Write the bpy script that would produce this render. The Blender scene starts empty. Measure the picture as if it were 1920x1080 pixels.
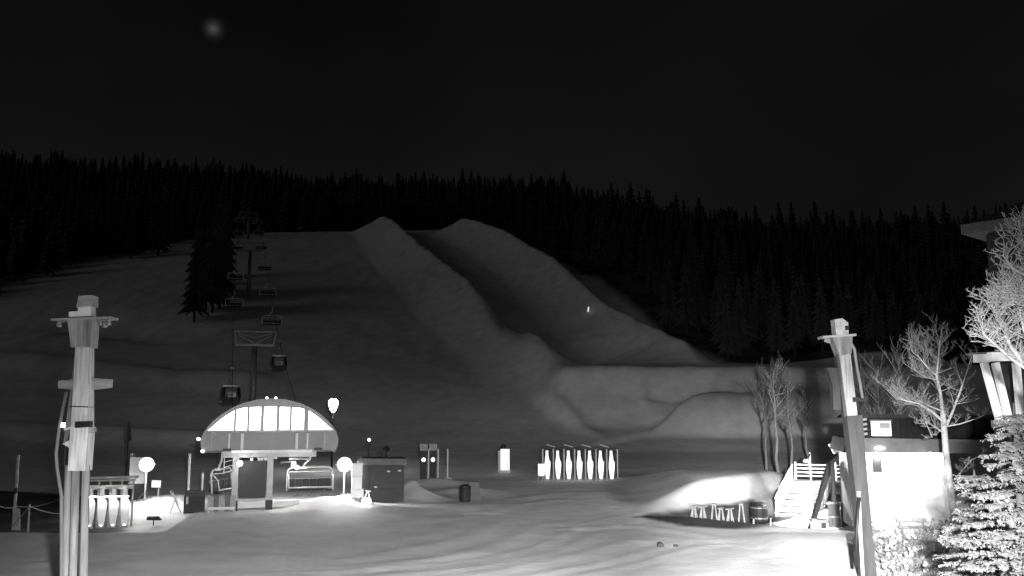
import bpy, math, random
import numpy as np
from mathutils import Vector, Matrix

R = math.radians
sc = bpy.context.scene
col = sc.collection
random.seed(7)

# ------------------------------------------------------------------ camera
CAM_Z, PITCH, FPX = 5.5, R(8.0), 1700.0
cam = bpy.data.cameras.new('camera')
cam.sensor_width = 36.0
cam.lens = 36.0 * FPX / 1920.0
cam.clip_end = 6000
cam_o = bpy.data.objects.new('camera', cam)
col.objects.link(cam_o)
cam_o.location = (0, 0, CAM_Z)
cam_o.rotation_euler = (R(90) + PITCH, 0, 0)
sc.camera = cam_o
CP, SP = math.cos(PITCH), math.sin(PITCH)

# ------------------------------------------------------------------ sky, moonlight, exposure
MOON_EL, MOON_AZ = R(20.0), R(-98.0)          # azimuth from +Y towards +X
w = bpy.data.worlds.new('World')
sc.world = w
w.use_nodes = True
nt = w.node_tree
nt.nodes.clear()
sky = nt.nodes.new('ShaderNodeTexSky')
sky.sky_type = 'NISHITA'
sky.sun_disc = False
sky.sun_elevation = MOON_EL
sky.sun_rotation = MOON_AZ
sky.dust_density = 2.0
bw = nt.nodes.new('ShaderNodeRGBToBW')
tc = nt.nodes.new('ShaderNodeTexCoord')
cn = nt.nodes.new('ShaderNodeTexNoise')
cn.noise_dimensions = '4D'
cn.inputs['W'].default_value = 3.1
cn.inputs['Scale'].default_value = 1.5
cn.inputs['Detail'].default_value = 4
cr = nt.nodes.new('ShaderNodeMapRange')
cr.inputs['From Min'].default_value = 0.3
cr.inputs['From Max'].default_value = 0.7
cr.inputs['To Min'].default_value = 0.4
cr.inputs['To Max'].default_value = 1.5
mul = nt.nodes.new('ShaderNodeMath')
mul.operation = 'MULTIPLY'
bg = nt.nodes.new('ShaderNodeBackground')
bg.inputs['Strength'].default_value = 0.0026
wo = nt.nodes.new('ShaderNodeOutputWorld')
nt.links.new(sky.outputs[0], bw.inputs[0])
nt.links.new(tc.outputs['Generated'], cn.inputs['Vector'])
nt.links.new(cn.outputs[0], cr.inputs['Value'])
nt.links.new(bw.outputs[0], mul.inputs[0])
nt.links.new(cr.outputs[0], mul.inputs[1])
nt.links.new(mul.outputs[0], bg.inputs['Color'])
nt.links.new(bg.outputs[0], wo.inputs['Surface'])

sun = bpy.data.lights.new('moonlight', 'SUN')
sun.energy = 0.092
sun.angle = R(25)
sun_o = bpy.data.objects.new('moonlight', sun)
col.objects.link(sun_o)
md = Vector((math.sin(MOON_AZ) * math.cos(MOON_EL), math.cos(MOON_AZ) * math.cos(MOON_EL), math.sin(MOON_EL)))
sun_o.rotation_euler = (-md).to_track_quat('-Z', 'Y').to_euler()

vs = sc.view_settings
vs.view_transform = 'Standard'
vs.look = 'None'
vs.exposure = 0.0
vs.gamma = 1.0
vs.use_curve_mapping = False
sc.cycles.use_denoising = True
sc.cycles.max_bounces = 6
sc.cycles.diffuse_bounces = 3
sc.cycles.sample_clamp_indirect = 3.0

# intensity of the floodlight on the webcam's own building (see webcam_building below)
FLOOD_POS = Vector((1.2, -0.6, 6.3))
FLOOD_HILL_W = 11000.0      # beam over the hill
FLOOD_PLAZA_W = 115000.0    # beam over the plaza


# ------------------------------------------------------------------ helpers
def P(u, v, Y):
    """the point at depth plane y = Y that the photograph shows at (u, v)"""
    dx, dy = (u - 960) / FPX, (540 - v) / FPX
    d = Vector((dx, CP - dy * SP, SP + dy * CP))
    t = Y / d.y
    return Vector((d.x * t, Y, CAM_Z + d.z * t))


def G(u, v, z=0.0):
    dx, dy = (u - 960) / FPX, (540 - v) / FPX
    d = Vector((dx, CP - dy * SP, SP + dy * CP))
    t = (z - CAM_Z) / d.z
    return Vector((d.x * t, d.y * t, z))


MATS = {}


def mat(name, g, rough=0.8, var=0.25, scale=3.0, bump=0.0, bscale=None, metal=0.0, emit=0.0, stretch=None, spec=0.3):
    if name in MATS:
        return MATS[name]
    m = bpy.data.materials.new(name)
    m.use_nodes = True
    t = m.node_tree
    b = t.nodes['Principled BSDF']
    b.inputs['Roughness'].default_value = rough
    b.inputs['Metallic'].default_value = metal
    b.inputs['Specular IOR Level'].default_value = spec
    co = t.nodes.new('ShaderNodeTexCoord')
    src = co.outputs['Object']
    if stretch:
        mp = t.nodes.new('ShaderNodeMapping')
        mp.inputs['Scale'].default_value = stretch
        t.links.new(src, mp.inputs['Vector'])
        src = mp.outputs[0]
    n = t.nodes.new('ShaderNodeTexNoise')
    n.inputs['Scale'].default_value = scale
    n.inputs['Detail'].default_value = 6
    n.inputs['Roughness'].default_value = 0.62
    t.links.new(src, n.inputs['Vector'])
    mr = t.nodes.new('ShaderNodeMapRange')
    mr.inputs['From Min'].default_value = 0.28
    mr.inputs['From Max'].default_value = 0.72
    mr.inputs['To Min'].default_value = g * (1 - var)
    mr.inputs['To Max'].default_value = g * (1 + var)
    t.links.new(n.outputs[0], mr.inputs['Value'])
    t.links.new(mr.outputs[0], b.inputs['Base Color'])
    if bump:
        n2 = t.nodes.new('ShaderNodeTexNoise')
        n2.inputs['Scale'].default_value = bscale or scale * 4
        n2.inputs['Detail'].default_value = 5
        t.links.new(src, n2.inputs['Vector'])
        bp = t.nodes.new('ShaderNodeBump')
        bp.inputs['Strength'].default_value = 1.0
        bp.inputs['Distance'].default_value = bump
        t.links.new(n2.outputs[0], bp.inputs['Height'])
        t.links.new(bp.outputs[0], b.inputs['Normal'])
    if emit:
        b.inputs['Emission Color'].default_value = (1, 1, 1, 1)
        b.inputs['Emission Strength'].default_value = emit
    MATS[name] = m
    return m


mat('timber', 0.15, 0.8, 0.45, 5, 0.006, 20, stretch=(1, 1, 0.12))
mat('timber_pale', 0.44, 0.75, 0.5, 11, 0.006, 25, stretch=(1, 1, 0.08))
mat('timber_post', 0.22, 0.75, 0.55, 11, 0.006, 25, stretch=(1, 1, 0.06))
mat('timber_dark', 0.035, 0.85, 0.4, 4, 0.004, 20, stretch=(1, 1, 0.15))
mat('weathered_board', 0.30, 0.8, 0.35, 5, 0.003, 18)
mat('black_metal', 0.012, 0.5, 0.3, 4)
mat('dark_plastic', 0.018, 0.6, 0.3, 4)
mat('grey_metal', 0.22, 0.45, 0.2, 4, metal=0.3)
mat('galvanised', 0.30, 0.45, 0.2, 6, metal=0.5)
mat('white_metal', 0.62, 0.45, 0.12, 3)
mat('white_panel', 0.75, 0.5, 0.08, 2)
mat('shell_panel', 0.26, 0.45, 0.1, 1.2)
mat('shell_trim', 0.36, 0.45, 0.1, 2)
mat('door_grey', 0.03, 0.55, 0.15, 2)
mat('seat_vinyl', 0.03, 0.6, 0.2, 4)
mat('hut_wall', 0.05, 0.7, 0.25, 2.5)
mat('kiosk_wall', 0.72, 0.7, 0.1, 2, 0.002, 12)
mat('stucco', 0.06, 0.85, 0.2, 2, 0.004, 30)
mat('roofing', 0.035, 0.9, 0.35, 4, 0.006, 14)
mat('fascia', 0.12, 0.7, 0.2, 3)
mat('snow_lump', 0.72, 0.75, 0.1, 2, 0.03, 5)
mat('aspen_bark', 0.7, 0.8, 0.3, 6, 0.004, 25)
mat('frosted_twig', 0.55, 0.85, 0.3, 5)
mat('dim_bark', 0.22, 0.85, 0.3, 5)
mat('conifer_bark', 0.05, 0.9, 0.3, 5)
mat('needles_far', 0.06, 0.9, 0.45, 0.3)
mat('needles_near', 0.12, 0.8, 0.5, 1.5)
mat('rope', 0.35, 0.8, 0.1, 4)
mat('lamp_lens', 0.9, 0.4, 0.0, 1, emit=9.0)
mat('lamp_small', 0.9, 0.4, 0.0, 1, emit=4.0)
mat('lit_window', 0.8, 0.4, 0.03, 1, emit=3.0)
mat('emit_panel', 0.8, 0.5, 0.05, 3, emit=0.75)  # on the ticket gates, emission stands in for retroreflected floodlight
mat('shrub_twig', 0.2, 0.85, 0.4, 5)
mat('shrub_frost', 0.34, 0.8, 0.35, 6)
mat('plank_grey', 0.24, 0.8, 0.4, 8, 0.004, 20, stretch=(0.15, 1, 1))
mat('black_board', 0.012, 0.85, 0.4, 4)
mat('lodge_wall', 0.022, 0.85, 0.25, 2, 0.004, 30)
mat('dim_emit', 0.6, 0.5, 0.05, 3, emit=0.05)  # faint emission brightens the canopied gate panels; also the dim hut lamps
mat('near_twig', 0.27, 0.85, 0.35, 5)


class MB:
    def __init__(s):
        s.v, s.f = [], []

    def add(s, vs, fs):
        o = len(s.v)
        s.v += [tuple(p) for p in vs]
        s.f += [tuple(i + o for i in f) for f in fs]
        return s

    def box(s, c, d, rz=0.0, M=None):
        x, y, z = (k / 2 for k in d)
        vs = [Vector((i * x, j * y, k * z)) for i in (-1, 1) for j in (-1, 1) for k in (-1, 1)]
        if rz:
            M = Matrix.Rotation(rz, 3, 'Z')
        if M is not None:
            vs = [M @ p for p in vs]
        c = Vector(c)
        return s.add([p + c for p in vs], [(0, 1, 3, 2), (4, 6, 7, 5), (0, 4, 5, 1), (2, 3, 7, 6), (0, 2, 6, 4), (1, 5, 7, 3)])

    def bar(s, a, b, wd, ht):
        """rectangular bar from a to b"""
        a, b = Vector(a), Vector(b)
        d = b - a
        q = d.to_track_quat('Y', 'Z').to_matrix()
        return s.box((a + b) / 2, (wd, d.length, ht), M=q)

    def tube(s, pts, r, n=6, cap=True):
        pts = [Vector(p) for p in pts]
        m = len(pts)
        rs = r if isinstance(r, (list, tuple)) else [r] * m
        vs, fs = [], []
        ref = None
        for i, p in enumerate(pts):
            t = (pts[min(i + 1, m - 1)] - pts[max(i - 1, 0)])
            t = t.normalized() if t.length > 1e-9 else Vector((0, 0, 1))
            if ref is None:
                ref = Vector((1, 0, 0)) if abs(t.x) < 0.8 else Vector((0, 1, 0))
            a = (ref - t * ref.dot(t))
            a = a.normalized() if a.length > 1e-6 else t.orthogonal().normalized()
            ref = a
            b = t.cross(a)
            for k in range(n):
                an = 2 * math.pi * k / n
                vs.append(p + (a * math.cos(an) + b * math.sin(an)) * rs[i])
        for i in range(m - 1):
            for k in range(n):
                k2 = (k + 1) % n
                fs.append((i * n + k, i * n + k2, (i + 1) * n + k2, (i + 1) * n + k))
        if cap:
            fs.append(tuple(range(n - 1, -1, -1)))
            fs.append(tuple((m - 1) * n + k for k in range(n)))
        return s.add(vs, fs)

    def prism(s, poly, y0, y1):
        """polygon of (x, z) extruded along y"""
        n = len(poly)
        vs = [(x, y0, z) for x, z in poly] + [(x, y1, z) for x, z in poly]
        fs = [tuple(range(n)), tuple(range(2 * n - 1, n - 1, -1))]
        for i in range(n):
            j = (i + 1) % n
            fs.append((i, i + n, j + n, j))
        return s.add(vs, fs)

    def strip(s, A, B, y0, y1):
        """solid band between two (x, z) polylines, extruded along y"""
        for i in range(len(A) - 1):
            s.prism([A[i], A[i + 1], B[i + 1], B[i]], y0, y1)
        return s

    def lathe(s, prof, n=14, c=(0, 0, 0)):
        c = Vector(c)
        vs, fs = [], []
        for r, z in prof:
            for k in range(n):
                a = 2 * math.pi * k / n
                vs.append(c + Vector((r * math.cos(a), r * math.sin(a), z)))
        for i in range(len(prof) - 1):
            for k in range(n):
                k2 = (k + 1) % n
                fs.append((i * n + k, i * n + k2, (i + 1) * n + k2, (i + 1) * n + k))
        fs.append(tuple(range(n - 1, -1, -1)))
        fs.append(tuple((len(prof) - 1) * n + k for k in range(n)))
        return s.add(vs, fs)

    def mesh(s, name, m, smooth=False):
        me = bpy.data.meshes.new(name)
        me.from_pydata(s.v, [], s.f)
        me.materials.append(MATS[m])
        if smooth:
            me.polygons.foreach_set('use_smooth', [True] * len(me.polygons))
        me.update()
        return me

    def build(s, name, m, parent=None, loc=None, smooth=False, label=None):
        o = bpy.data.objects.new(name, s.mesh(name, m, smooth))
        col.objects.link(o)
        if parent:
            o.parent = parent
        if loc is not None:
            o.location = loc
        if label:
            o['label'] = label
        return o


def tag(o, label, cat, group=None, kind=None):
    if label:
        o['label'] = label
    if cat:
        o['category'] = cat
    if group:
        o['group'] = group
    if kind:
        o['kind'] = kind
    return o


def thing(name, label, cat, loc=(0, 0, 0), rz=0.0, group=None):
    o = bpy.data.objects.new(name, None)
    o.empty_display_size = 0.2
    col.objects.link(o)
    o.location = loc
    o.rotation_euler = (0, 0, rz)
    return tag(o, label, cat, group)


def dup(root, loc, rz=0.0, scale=None, label=None, group=None):
    r = root.copy()
    col.objects.link(r)
    r.location = loc
    r.rotation_euler = (0, 0, rz)
    if scale is not None:
        r.scale = scale
    if label:
        r['label'] = label
    if group:
        r['group'] = group
    for ch in list(root.children):
        c = ch.copy()
        col.objects.link(c)
        c.parent = r
        for g in ch.children:
            d = g.copy()
            col.objects.link(d)
            d.parent = c
    return r


def lamp_point(name, loc, power, radius=0.1, parent=None, spot=None, aim=None, blend=0.5):
    l = bpy.data.lights.new(name, 'SPOT' if spot else 'POINT')
    l.energy = power
    l.shadow_soft_size = radius
    if spot:
        l.spot_size = spot
        l.spot_blend = blend
    o = bpy.data.objects.new(name, l)
    col.objects.link(o)
    o.location = loc
    if aim is not None:
        o.rotation_euler = (Vector(aim) - Vector(loc)).to_track_quat('-Z', 'Y').to_euler()
    if parent:
        o.parent = parent
    return o


# ------------------------------------------------------------------ terrain
def smooth_prof(pts, win=15):
    ys = np.arange(-200.0, 2600.0, 1.0)
    a = np.array(pts, float)
    z = np.interp(ys, a[:, 0], a[:, 1])
    k = np.hanning(win + 2)
    k /= k.sum()
    zp = np.pad(z, win, mode='edge')
    z = np.convolve(zp, k, 'same')[win:-win]
    return ys, z


P_MAIN = smooth_prof([(-200, 0), (60, 0), (80, 0.3), (100, 1.5), (112, 3.4), (130, 10.0), (142, 14.5), (200, 35.5), (262, 57.5),
                      (295, 66.5), (330, 71), (420, 88), (600, 142), (900, 226), (1000, 228), (1600, 140), (2600, 100)], 21)
REST = [(150, 13.6), (172, 21), (200, 35.5), (262, 57.5), (295, 66.5), (330, 71), (420, 88), (600, 142), (900, 226), (1000, 228), (1600, 140), (2600, 100)]
P_TERR = smooth_prof([(-200, 0), (60, 0), (80, 0.3), (100, 1.5), (112, 3.9), (118.6, 8.4), (119.6, 9.2), (121.6, 11.8), (124, 12.1)] + REST, 3)
P_WEDGE = smooth_prof([(-200, 0), (60, 0), (80, 0.3), (100, 1.5), (108, 2.8), (109, 3.3), (113.8, 7.5), (118.8, 9.3), (121.4, 11.8), (124, 12.1)] + REST, 2)


def sst(x, a, b):
    t = np.clip((x - a) / (b - a), 0, 1)
    return t * t * (3 - 2 * t)


def seg_dist(x, y, pts):
    """distance to a polyline, signed side (left positive) and parameter"""
    best = np.full(x.shape, 1e9)
    side = np.zeros(x.shape)
    par = np.zeros(x.shape)
    n = len(pts) - 1
    for i in range(n):
        ax, ay = pts[i][0], pts[i][1]
        bx, by = pts[i + 1][0], pts[i + 1][1]
        dx, dy = bx - ax, by - ay
        L2 = dx * dx + dy * dy
        t = ((x - ax) * dx + (y - ay) * dy) / L2
        tc_ = np.clip(t, 0, 1)
        px, py = ax + dx * tc_, ay + dy * tc_
        d = np.hypot(x - px, y - py)
        cr_ = dx * (y - ay) - dy * (x - ax)
        m = d < best
        best = np.where(m, d, best)
        side = np.where(m, np.sign(cr_), side)
        par = np.where(m, (i + tc_) / n, par)
    return best, side, par


_rg = np.random.RandomState(3)
_lat = _rg.rand(64, 64)


def vnoise(x, y):
    xi, yi = np.floor(x).astype(int), np.floor(y).astype(int)
    fx, fy = x - xi, y - yi
    fx, fy = fx * fx * (3 - 2 * fx), fy * fy * (3 - 2 * fy)
    g = lambda i, j: _lat[i % 64, j % 64]
    return (g(xi, yi) * (1 - fx) * (1 - fy) + g(xi + 1, yi) * fx * (1 - fy) + g(xi, yi + 1) * (1 - fx) * fy + g(xi + 1, yi + 1) * fx * fy) - 0.5


def ridge(x, y, pts, hgt, wl, wr, e0=0.0, e1=0.0):
    d, s_, t = seg_dist(x, y, pts)
    wd = np.where(s_ > 0, wl, wr)
    return hgt * np.exp(-(d / wd) ** 2)


PIPE_H = 5.4


def crest(pix):
    out = []
    for u, v in pix:
        lo = None
        for Y in np.arange(118.0, 330.0, 0.5):
            p = P(u, v, Y)
            if p.z <= np.interp(Y, *P_MAIN) + PIPE_H:
                lo = p
                break
        out.append((lo.x, lo.y))
    return out


C1 = crest([(716, 404), (790, 462), (875, 527), (955, 576), (1010, 617), (1055, 662)])
C2 = crest([(868, 408), (935, 430), (1010, 468), (1100, 512), (1190, 556), (1280, 602), (1328, 645)])
TRACKS = [  # groomer and vehicle marks on the plaza: (polyline in photo pixels on the ground), height, width
    ([(700, 1062), (860, 1040), (960, 1010), (1000, 985), (960, 965), (860, 962)], 0.07, 0.55),
    ([(640, 1050), (800, 1022), (900, 995), (930, 980)], 0.045, 0.5),
    ([(900, 1075), (1080, 1040), (1180, 1015), (1240, 1020)], 0.05, 0.5),
    ([(1080, 990), (1180, 985), (1300, 1000), (1380, 1020), (1370, 1050), (1330, 1078)], 0.08, 0.6),
    ([(1150, 950), (1060, 938), (960, 950), (860, 970), (700, 985)], 0.05, 0.7),
    ([(1200, 935), (1080, 925), (980, 935)], 0.06, 0.8),
    ([(180, 1010), (400, 985), (560, 965)], 0.03, 0.5),
    ([(60, 1060), (300, 1040), (560, 1045)], 0.03, 0.6),
    ([(560, 1000), (590, 980), (612, 962)], 0.05, 0.25),
    ([(590, 1000), (618, 980), (636, 962)], 0.05, 0.25),
]
def catmull(p, n=8):
    q = [p[0]] + list(p) + [p[-1]]
    out = []
    for i in range(1, len(q) - 2):
        for k in range(n):
            f = k / n
            out.append(tuple(0.5 * (2 * q[i][c] + (q[i + 1][c] - q[i - 1][c]) * f + (2 * q[i - 1][c] - 5 * q[i][c] + 4 * q[i + 1][c] - q[i + 2][c]) * f * f
                                    + (3 * q[i][c] - q[i - 1][c] - 3 * q[i + 1][c] + q[i + 2][c]) * f ** 3) for c in (0, 1)))
    return out + [tuple(p[-1])]


TRACKS += [
    ([(420, 1078), (640, 1070), (860, 1052), (1000, 1025), (1060, 1000), (1120, 975), (1200, 958)], 0.04, 0.22),
    ([(520, 1080), (700, 1078), (900, 1062), (1040, 1034), (1110, 1004), (1170, 980), (1230, 962)], 0.04, 0.22),
    ([(1000, 1078), (1150, 1050), (1260, 1020), (1330, 1012), (1420, 1030)], 0.05, 0.22),
    ([(1080, 1080), (1200, 1056), (1290, 1030), (1360, 1022), (1430, 1042)], 0.05, 0.22),
    ([(380, 985), (430, 1000), (520, 1010), (640, 1004)], 0.05, 0.3),
    ([(150, 1030), (420, 1012), (640, 985), (800, 962), (960, 948), (1100, 930), (1300, 905)], 0.035, 0.2),
    ([(150, 1045), (430, 1024), (660, 994), (830, 968), (980, 954), (1120, 936), (1300, 912)], 0.035, 0.2),
]
TRACKS = [(catmull([tuple(G(u, v))[:2] for u, v in p]), h, wd) for p, h, wd in TRACKS]
PIT0 = tuple(G(1195, 964))[:2]
PIT_N = (15.5, 42.5)        # near rim heads to here
PIT_F = (17.5, 64.0)        # far lip heads to here


def height(x, y):
    x = np.asarray(x, float)
    y = np.asarray(y, float)
    zm = np.interp(y, *P_MAIN)
    yw = y + 0.6 * vnoise(x / 9 + 5, y / 9) + 0.012 * (x - 20)
    zt = np.interp(yw, *P_TERR)
    zw = np.interp(yw, *P_WEDGE)
    # the lower jump is a wedge with a slanting left end
    ww = sst(x - (15.2 + (y - 109) * 1.1), -0.5, 0.7)
    zk = zt * (1 - ww) + zw * ww
    wk = sst(x - (122 - y) * 0.22, 2.5, 8.0)
    z = zm * (1 - wk) + zk * wk
    z = z + 0.9 * np.exp(-((x - (4.5 + (121 - y) * 0.42)) / 1.1) ** 2 - ((y - 117) / 7.0) ** 2)
    z = z - 0.5 * np.exp(-((y - 117.2 - 0.06 * (x - 20) - 0.9 * vnoise(x / 3, y * 0 + 2)) / 0.7) ** 2) * sst(x, 14.5, 18) * (1 - sst(x, 28, 33))
    z = z + 0.5 * np.exp(-((x - 17.0) / 1.0) ** 2 - ((y - 118.0) / 2.5) ** 2)
    z = z + 4.2 * np.exp(-((x - 57) / 11) ** 2 - ((y - 146) / 10.0) ** 2)
    # halfpipe walls
    for C in (C1, C2):
        d, s_, t = seg_dist(x, y, C)
        # s_ > 0 is the short steep side away from the terminal, the other flank is a long bank
        wd = np.where(s_ > 0, 5.5, 10.5)
        q = np.clip(1 - d / wd, 0, 1)
        prof = np.where(s_ > 0, sst(q, 0, 1) * 0.35 + q * 0.65, q ** 1.25)
        z = z + PIPE_H * prof * (1.0 - sst(t, 0.74, 1.0)) * (1 + 0.09 * vnoise(x / 1.6, y / 2.6))
    z = z + 0.25 * vnoise(x / 2.2, y / 7.0) * sst(y, 130, 150)
    # hillside undulation
    hs = sst(y, 85, 150)
    z = z + hs * (1.2 * vnoise(x / 45 + 1.3, y / 30) + 0.3 * vnoise(x / 16, y / 11 + 9) + 0.3 * vnoise(x / 4, y / 4) + 0.12 * vnoise(x / 1.7, y / 1.9))
    # cat road and rolls low on the left
    d, s_, t = seg_dist(x, y, [(-120, 118), (-75, 112), (-46, 108), (-30, 104)])
    z = z + 1.3 * np.exp(-(d / 2.6) ** 2) * (x < -20)
    d, s_, t = seg_dist(x, y, [(-120, 150), (-78, 140), (-50, 131), (-38, 130)])
    z = z + 1.2 * np.exp(-(d / 3.0) ** 2)
    d, s_, t = seg_dist(x, y, [(-110, 166), (-85, 170), (-70, 163), (-60, 158)])
    z = z - 3.0 * np.exp(-(d / 7.0) ** 2)
    # left bulk of the mountain
    z = z + 22 * sst(-x, 150, 420) * sst(y, 330, 800) - 16 * sst(-x, 60, 260) * (1 - sst(y, 260, 420)) * sst(y, 110, 200)
    # far hills also rise at the sides and close the horizon behind
    z = z + 8 * sst(x, 60, 160) * sst(y, 150, 220) - 42 * sst(x, 0, 250) * sst(y, 350, 800)
    z = z - 14 * sst(x, 45, 110) * sst(y, 150, 230)
    z = z + 60 * sst(np.hypot(x, y), 1500, 2300)
    # plaza undulation
    near = 1 - sst(y, 75, 110)
    z = z + near * (0.10 * vnoise(x / 7, y / 6 + 3) + 0.035 * vnoise(x / 2.1 + 7, y / 2.3) + 0.018 * vnoise(x / 0.8, y / 0.9) + 0.10 * np.clip(vnoise(x / 6 + 3, y / 6), 0, 1) * vnoise(x / 0.45, y / 0.5))
    # the plaza drops away on the far left beyond its edge
    ex = -15.5 - (y - 40) * 0.20
    edge = sst(ex - x, 0, 1.2) * (1 - sst(y, 52, 66)) * sst(y, 44, 47)
    z = z - 0.9 * edge
    # groomer marks
    sel = (y > 28) & (y < 90) & (np.abs(x) < 32)
    if sel.any():
        xs, ys = x[sel], y[sel]
        add = np.zeros(xs.shape)
        for p, h, wd in TRACKS:
            d, s_, t = seg_dist(xs, ys, p)
            h = h * (0.6 if wd > 0.4 else 1.0)
            add += h * np.exp(-(d / wd) ** 2) - 0.5 * h * np.exp(-((d - 1.6 * wd) / wd) ** 2)
        z[sel] += add
    # snow apron in front of the kiosk, tilted towards the camera building
    z = z + 0.55 * sst(y, 31, 39) * (1 - sst(y, 39, 45)) * sst(x, 9.6, 12.0) * (1 - sst(x, 14.6, 17.5))
    # the dip of the ski-rack path
    def sd(a, b):
        dx, dy = b[0] - a[0], b[1] - a[1]
        L = math.hypot(dx, dy)
        return (dx * (y - a[1]) - dy * (x - a[0])) / L
    inn = sd(PIT0, PIT_N)           # positive behind the near rim
    inf = -sd(PIT0, PIT_F)          # positive in front of the far lip
    along = (x - PIT0[0])
    fade = 1 - sst(x, 15.5, 19.0)
    pit = sst(inn, 0.0, 0.9) * sst(inf, 0.0, 2.6) * sst(along, 0.0, 1.5) * fade
    z = z - 0.95 * pit
    rim = np.exp(-(inn / 0.7) ** 2) * sst(along, 0, 3) * (1 - sst(along, 7, 10))
    z = z + 0.22 * rim
    lip = sst(-inf, -0.5, 2.0) * sst(along, -0.5, 6.0) * (1 - sst(y, 70, 82)) * (1 - sst(x, 19, 24)) * sst(inn, -1, 2)
    z = z + 1.25 * lip
    # ploughed heaps
    for u, v, Y, h, sx in ((770, 925, 62, 0.85, 0.8), (785, 930, 61, 0.7, 1.4), (870, 918, 66, 0.35, 2.2),
                           (615, 950, 56.5, 0.55, 2.0), (310, 930, 61, 0.5, 2.2), (655, 942, 58, 0.35, 0.8), (820, 905, 72, 0.5, 2.5)):
        q = P(u, v, Y)
        z = z + h * np.exp(-((x - q.x) / sx) ** 2 - ((y - q.y) / (sx * 1.0)) ** 2)
    return z


def H(x, y):
    return float(height(np.array([x]), np.array([y]))[0])


def graded(parts):
    out = [parts[0][0]]
    for a, b, st in parts:
        n = max(1, int(round((b - a) / st)))
        out += [a + (b - a) * (i + 1) / n for i in range(n)]
    return np.array(out)


gx = graded([(-2200, -600, 160), (-600, -200, 14), (-200, -100, 3.5), (-100, -36, 1.0), (-36, 34, 0.34), (34, 100, 1.0),
             (100, 200, 3.5), (200, 600, 14), (600, 2200, 160)])
gy = graded([(-400, 0, 40), (0, 27, 3), (27, 72, 0.32), (72, 140, 0.75), (140, 345, 1.3), (345, 1100, 9), (1100, 2500, 70)])
XX, YY = np.meshgrid(gx, gy)
ZZ = height(XX.ravel(), YY.ravel()).reshape(XX.shape)
nx, ny = len(gx), len(gy)


DARK_PATCHES = [  # patches coloured darker than the snow: behind the rope fence, and on the ski-rack path
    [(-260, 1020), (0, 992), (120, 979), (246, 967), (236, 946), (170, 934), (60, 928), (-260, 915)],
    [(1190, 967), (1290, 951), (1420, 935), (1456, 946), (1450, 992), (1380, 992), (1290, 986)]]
DARK_PATCHES = [[tuple(G(u, v, -0.1 if i == 0 else 0.0))[:2] for u, v in p] for i, p in enumerate(DARK_PATCHES)]


def in_poly(x, y, poly):
    r = np.zeros(x.shape, bool)
    n = len(poly)
    for i in range(n):
        (x0, y0), (x1, y1) = poly[i], poly[(i + 1) % n]
        c = ((y0 > y) != (y1 > y))
        if y1 != y0:
            r ^= c & (x < (x1 - x0) * (y - y0) / (y1 - y0) + x0)
    d, _s, _t = seg_dist(x, y, list(poly) + [poly[0]])
    return sst(np.where(r, d, -d), -0.45, 0.45)


def dark_ground_mask(x, y):
    """where the wood's floor of litter and fallen twigs lies, plus the darker plaza patches"""
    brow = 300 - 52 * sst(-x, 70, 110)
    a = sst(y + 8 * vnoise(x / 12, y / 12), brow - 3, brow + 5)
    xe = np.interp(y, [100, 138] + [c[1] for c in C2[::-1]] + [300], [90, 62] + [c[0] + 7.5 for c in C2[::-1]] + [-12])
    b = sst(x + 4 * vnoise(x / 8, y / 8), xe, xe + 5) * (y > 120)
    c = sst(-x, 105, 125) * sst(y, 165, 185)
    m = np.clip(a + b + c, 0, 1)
    for poly in DARK_PATCHES:
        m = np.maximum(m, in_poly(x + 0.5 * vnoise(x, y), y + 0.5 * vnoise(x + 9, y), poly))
    return m


me = bpy.data.meshes.new('snow_ground')
idx = np.arange(nx * ny).reshape(ny, nx)
quads = np.stack([idx[:-1, :-1], idx[:-1, 1:], idx[1:, 1:], idx[1:, :-1]], -1).reshape(-1, 4)
me.vertices.add(nx * ny)
me.vertices.foreach_set('co', np.stack([XX, YY, ZZ], -1).ravel())
me.loops.add(quads.size)
me.loops.foreach_set('vertex_index', quads.ravel())
me.polygons.add(len(quads))
me.polygons.foreach_set('loop_start', np.arange(len(quads)) * 4)
me.polygons.foreach_set('use_smooth', np.ones(len(quads), bool))
at = me.attributes.new('dark_ground', 'FLOAT', 'POINT')
at.data.foreach_set('value', dark_ground_mask(XX.ravel(), YY.ravel()))
me.update(calc_edges=True)
me.validate()

sm = bpy.data.materials.new('snow')
sm.use_nodes = True
t = sm.node_tree
b = t.nodes['Principled BSDF']
b.inputs['Roughness'].default_value = 0.8
b.inputs['Specular IOR Level'].default_value = 0.15
co = t.nodes.new('ShaderNodeTexCoord')
n1 = t.nodes.new('ShaderNodeTexNoise')
n1.inputs['Scale'].default_value = 0.5
n1.inputs['Detail'].default_value = 8
n1.inputs['Roughness'].default_value = 0.6
mr = t.nodes.new('ShaderNodeMapRange')
mr.inputs['From Min'].default_value = 0.3
mr.inputs['From Max'].default_value = 0.7
mr.inputs['To Min'].default_value = 0.62
mr.inputs['To Max'].default_value = 0.82
n2 = t.nodes.new('ShaderNodeTexNoise')
n2.inputs['Scale'].default_value = 0.25
n2.inputs['Detail'].default_value = 4
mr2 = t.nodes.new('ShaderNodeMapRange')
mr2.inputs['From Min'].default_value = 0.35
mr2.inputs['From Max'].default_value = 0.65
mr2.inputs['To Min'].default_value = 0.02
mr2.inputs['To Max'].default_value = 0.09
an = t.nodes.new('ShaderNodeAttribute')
an.attribute_name = 'dark_ground'
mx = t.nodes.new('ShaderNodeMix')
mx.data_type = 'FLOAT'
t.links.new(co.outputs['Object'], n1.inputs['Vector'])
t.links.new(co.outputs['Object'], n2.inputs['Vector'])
t.links.new(n1.outputs[0], mr.inputs['Value'])
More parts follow.
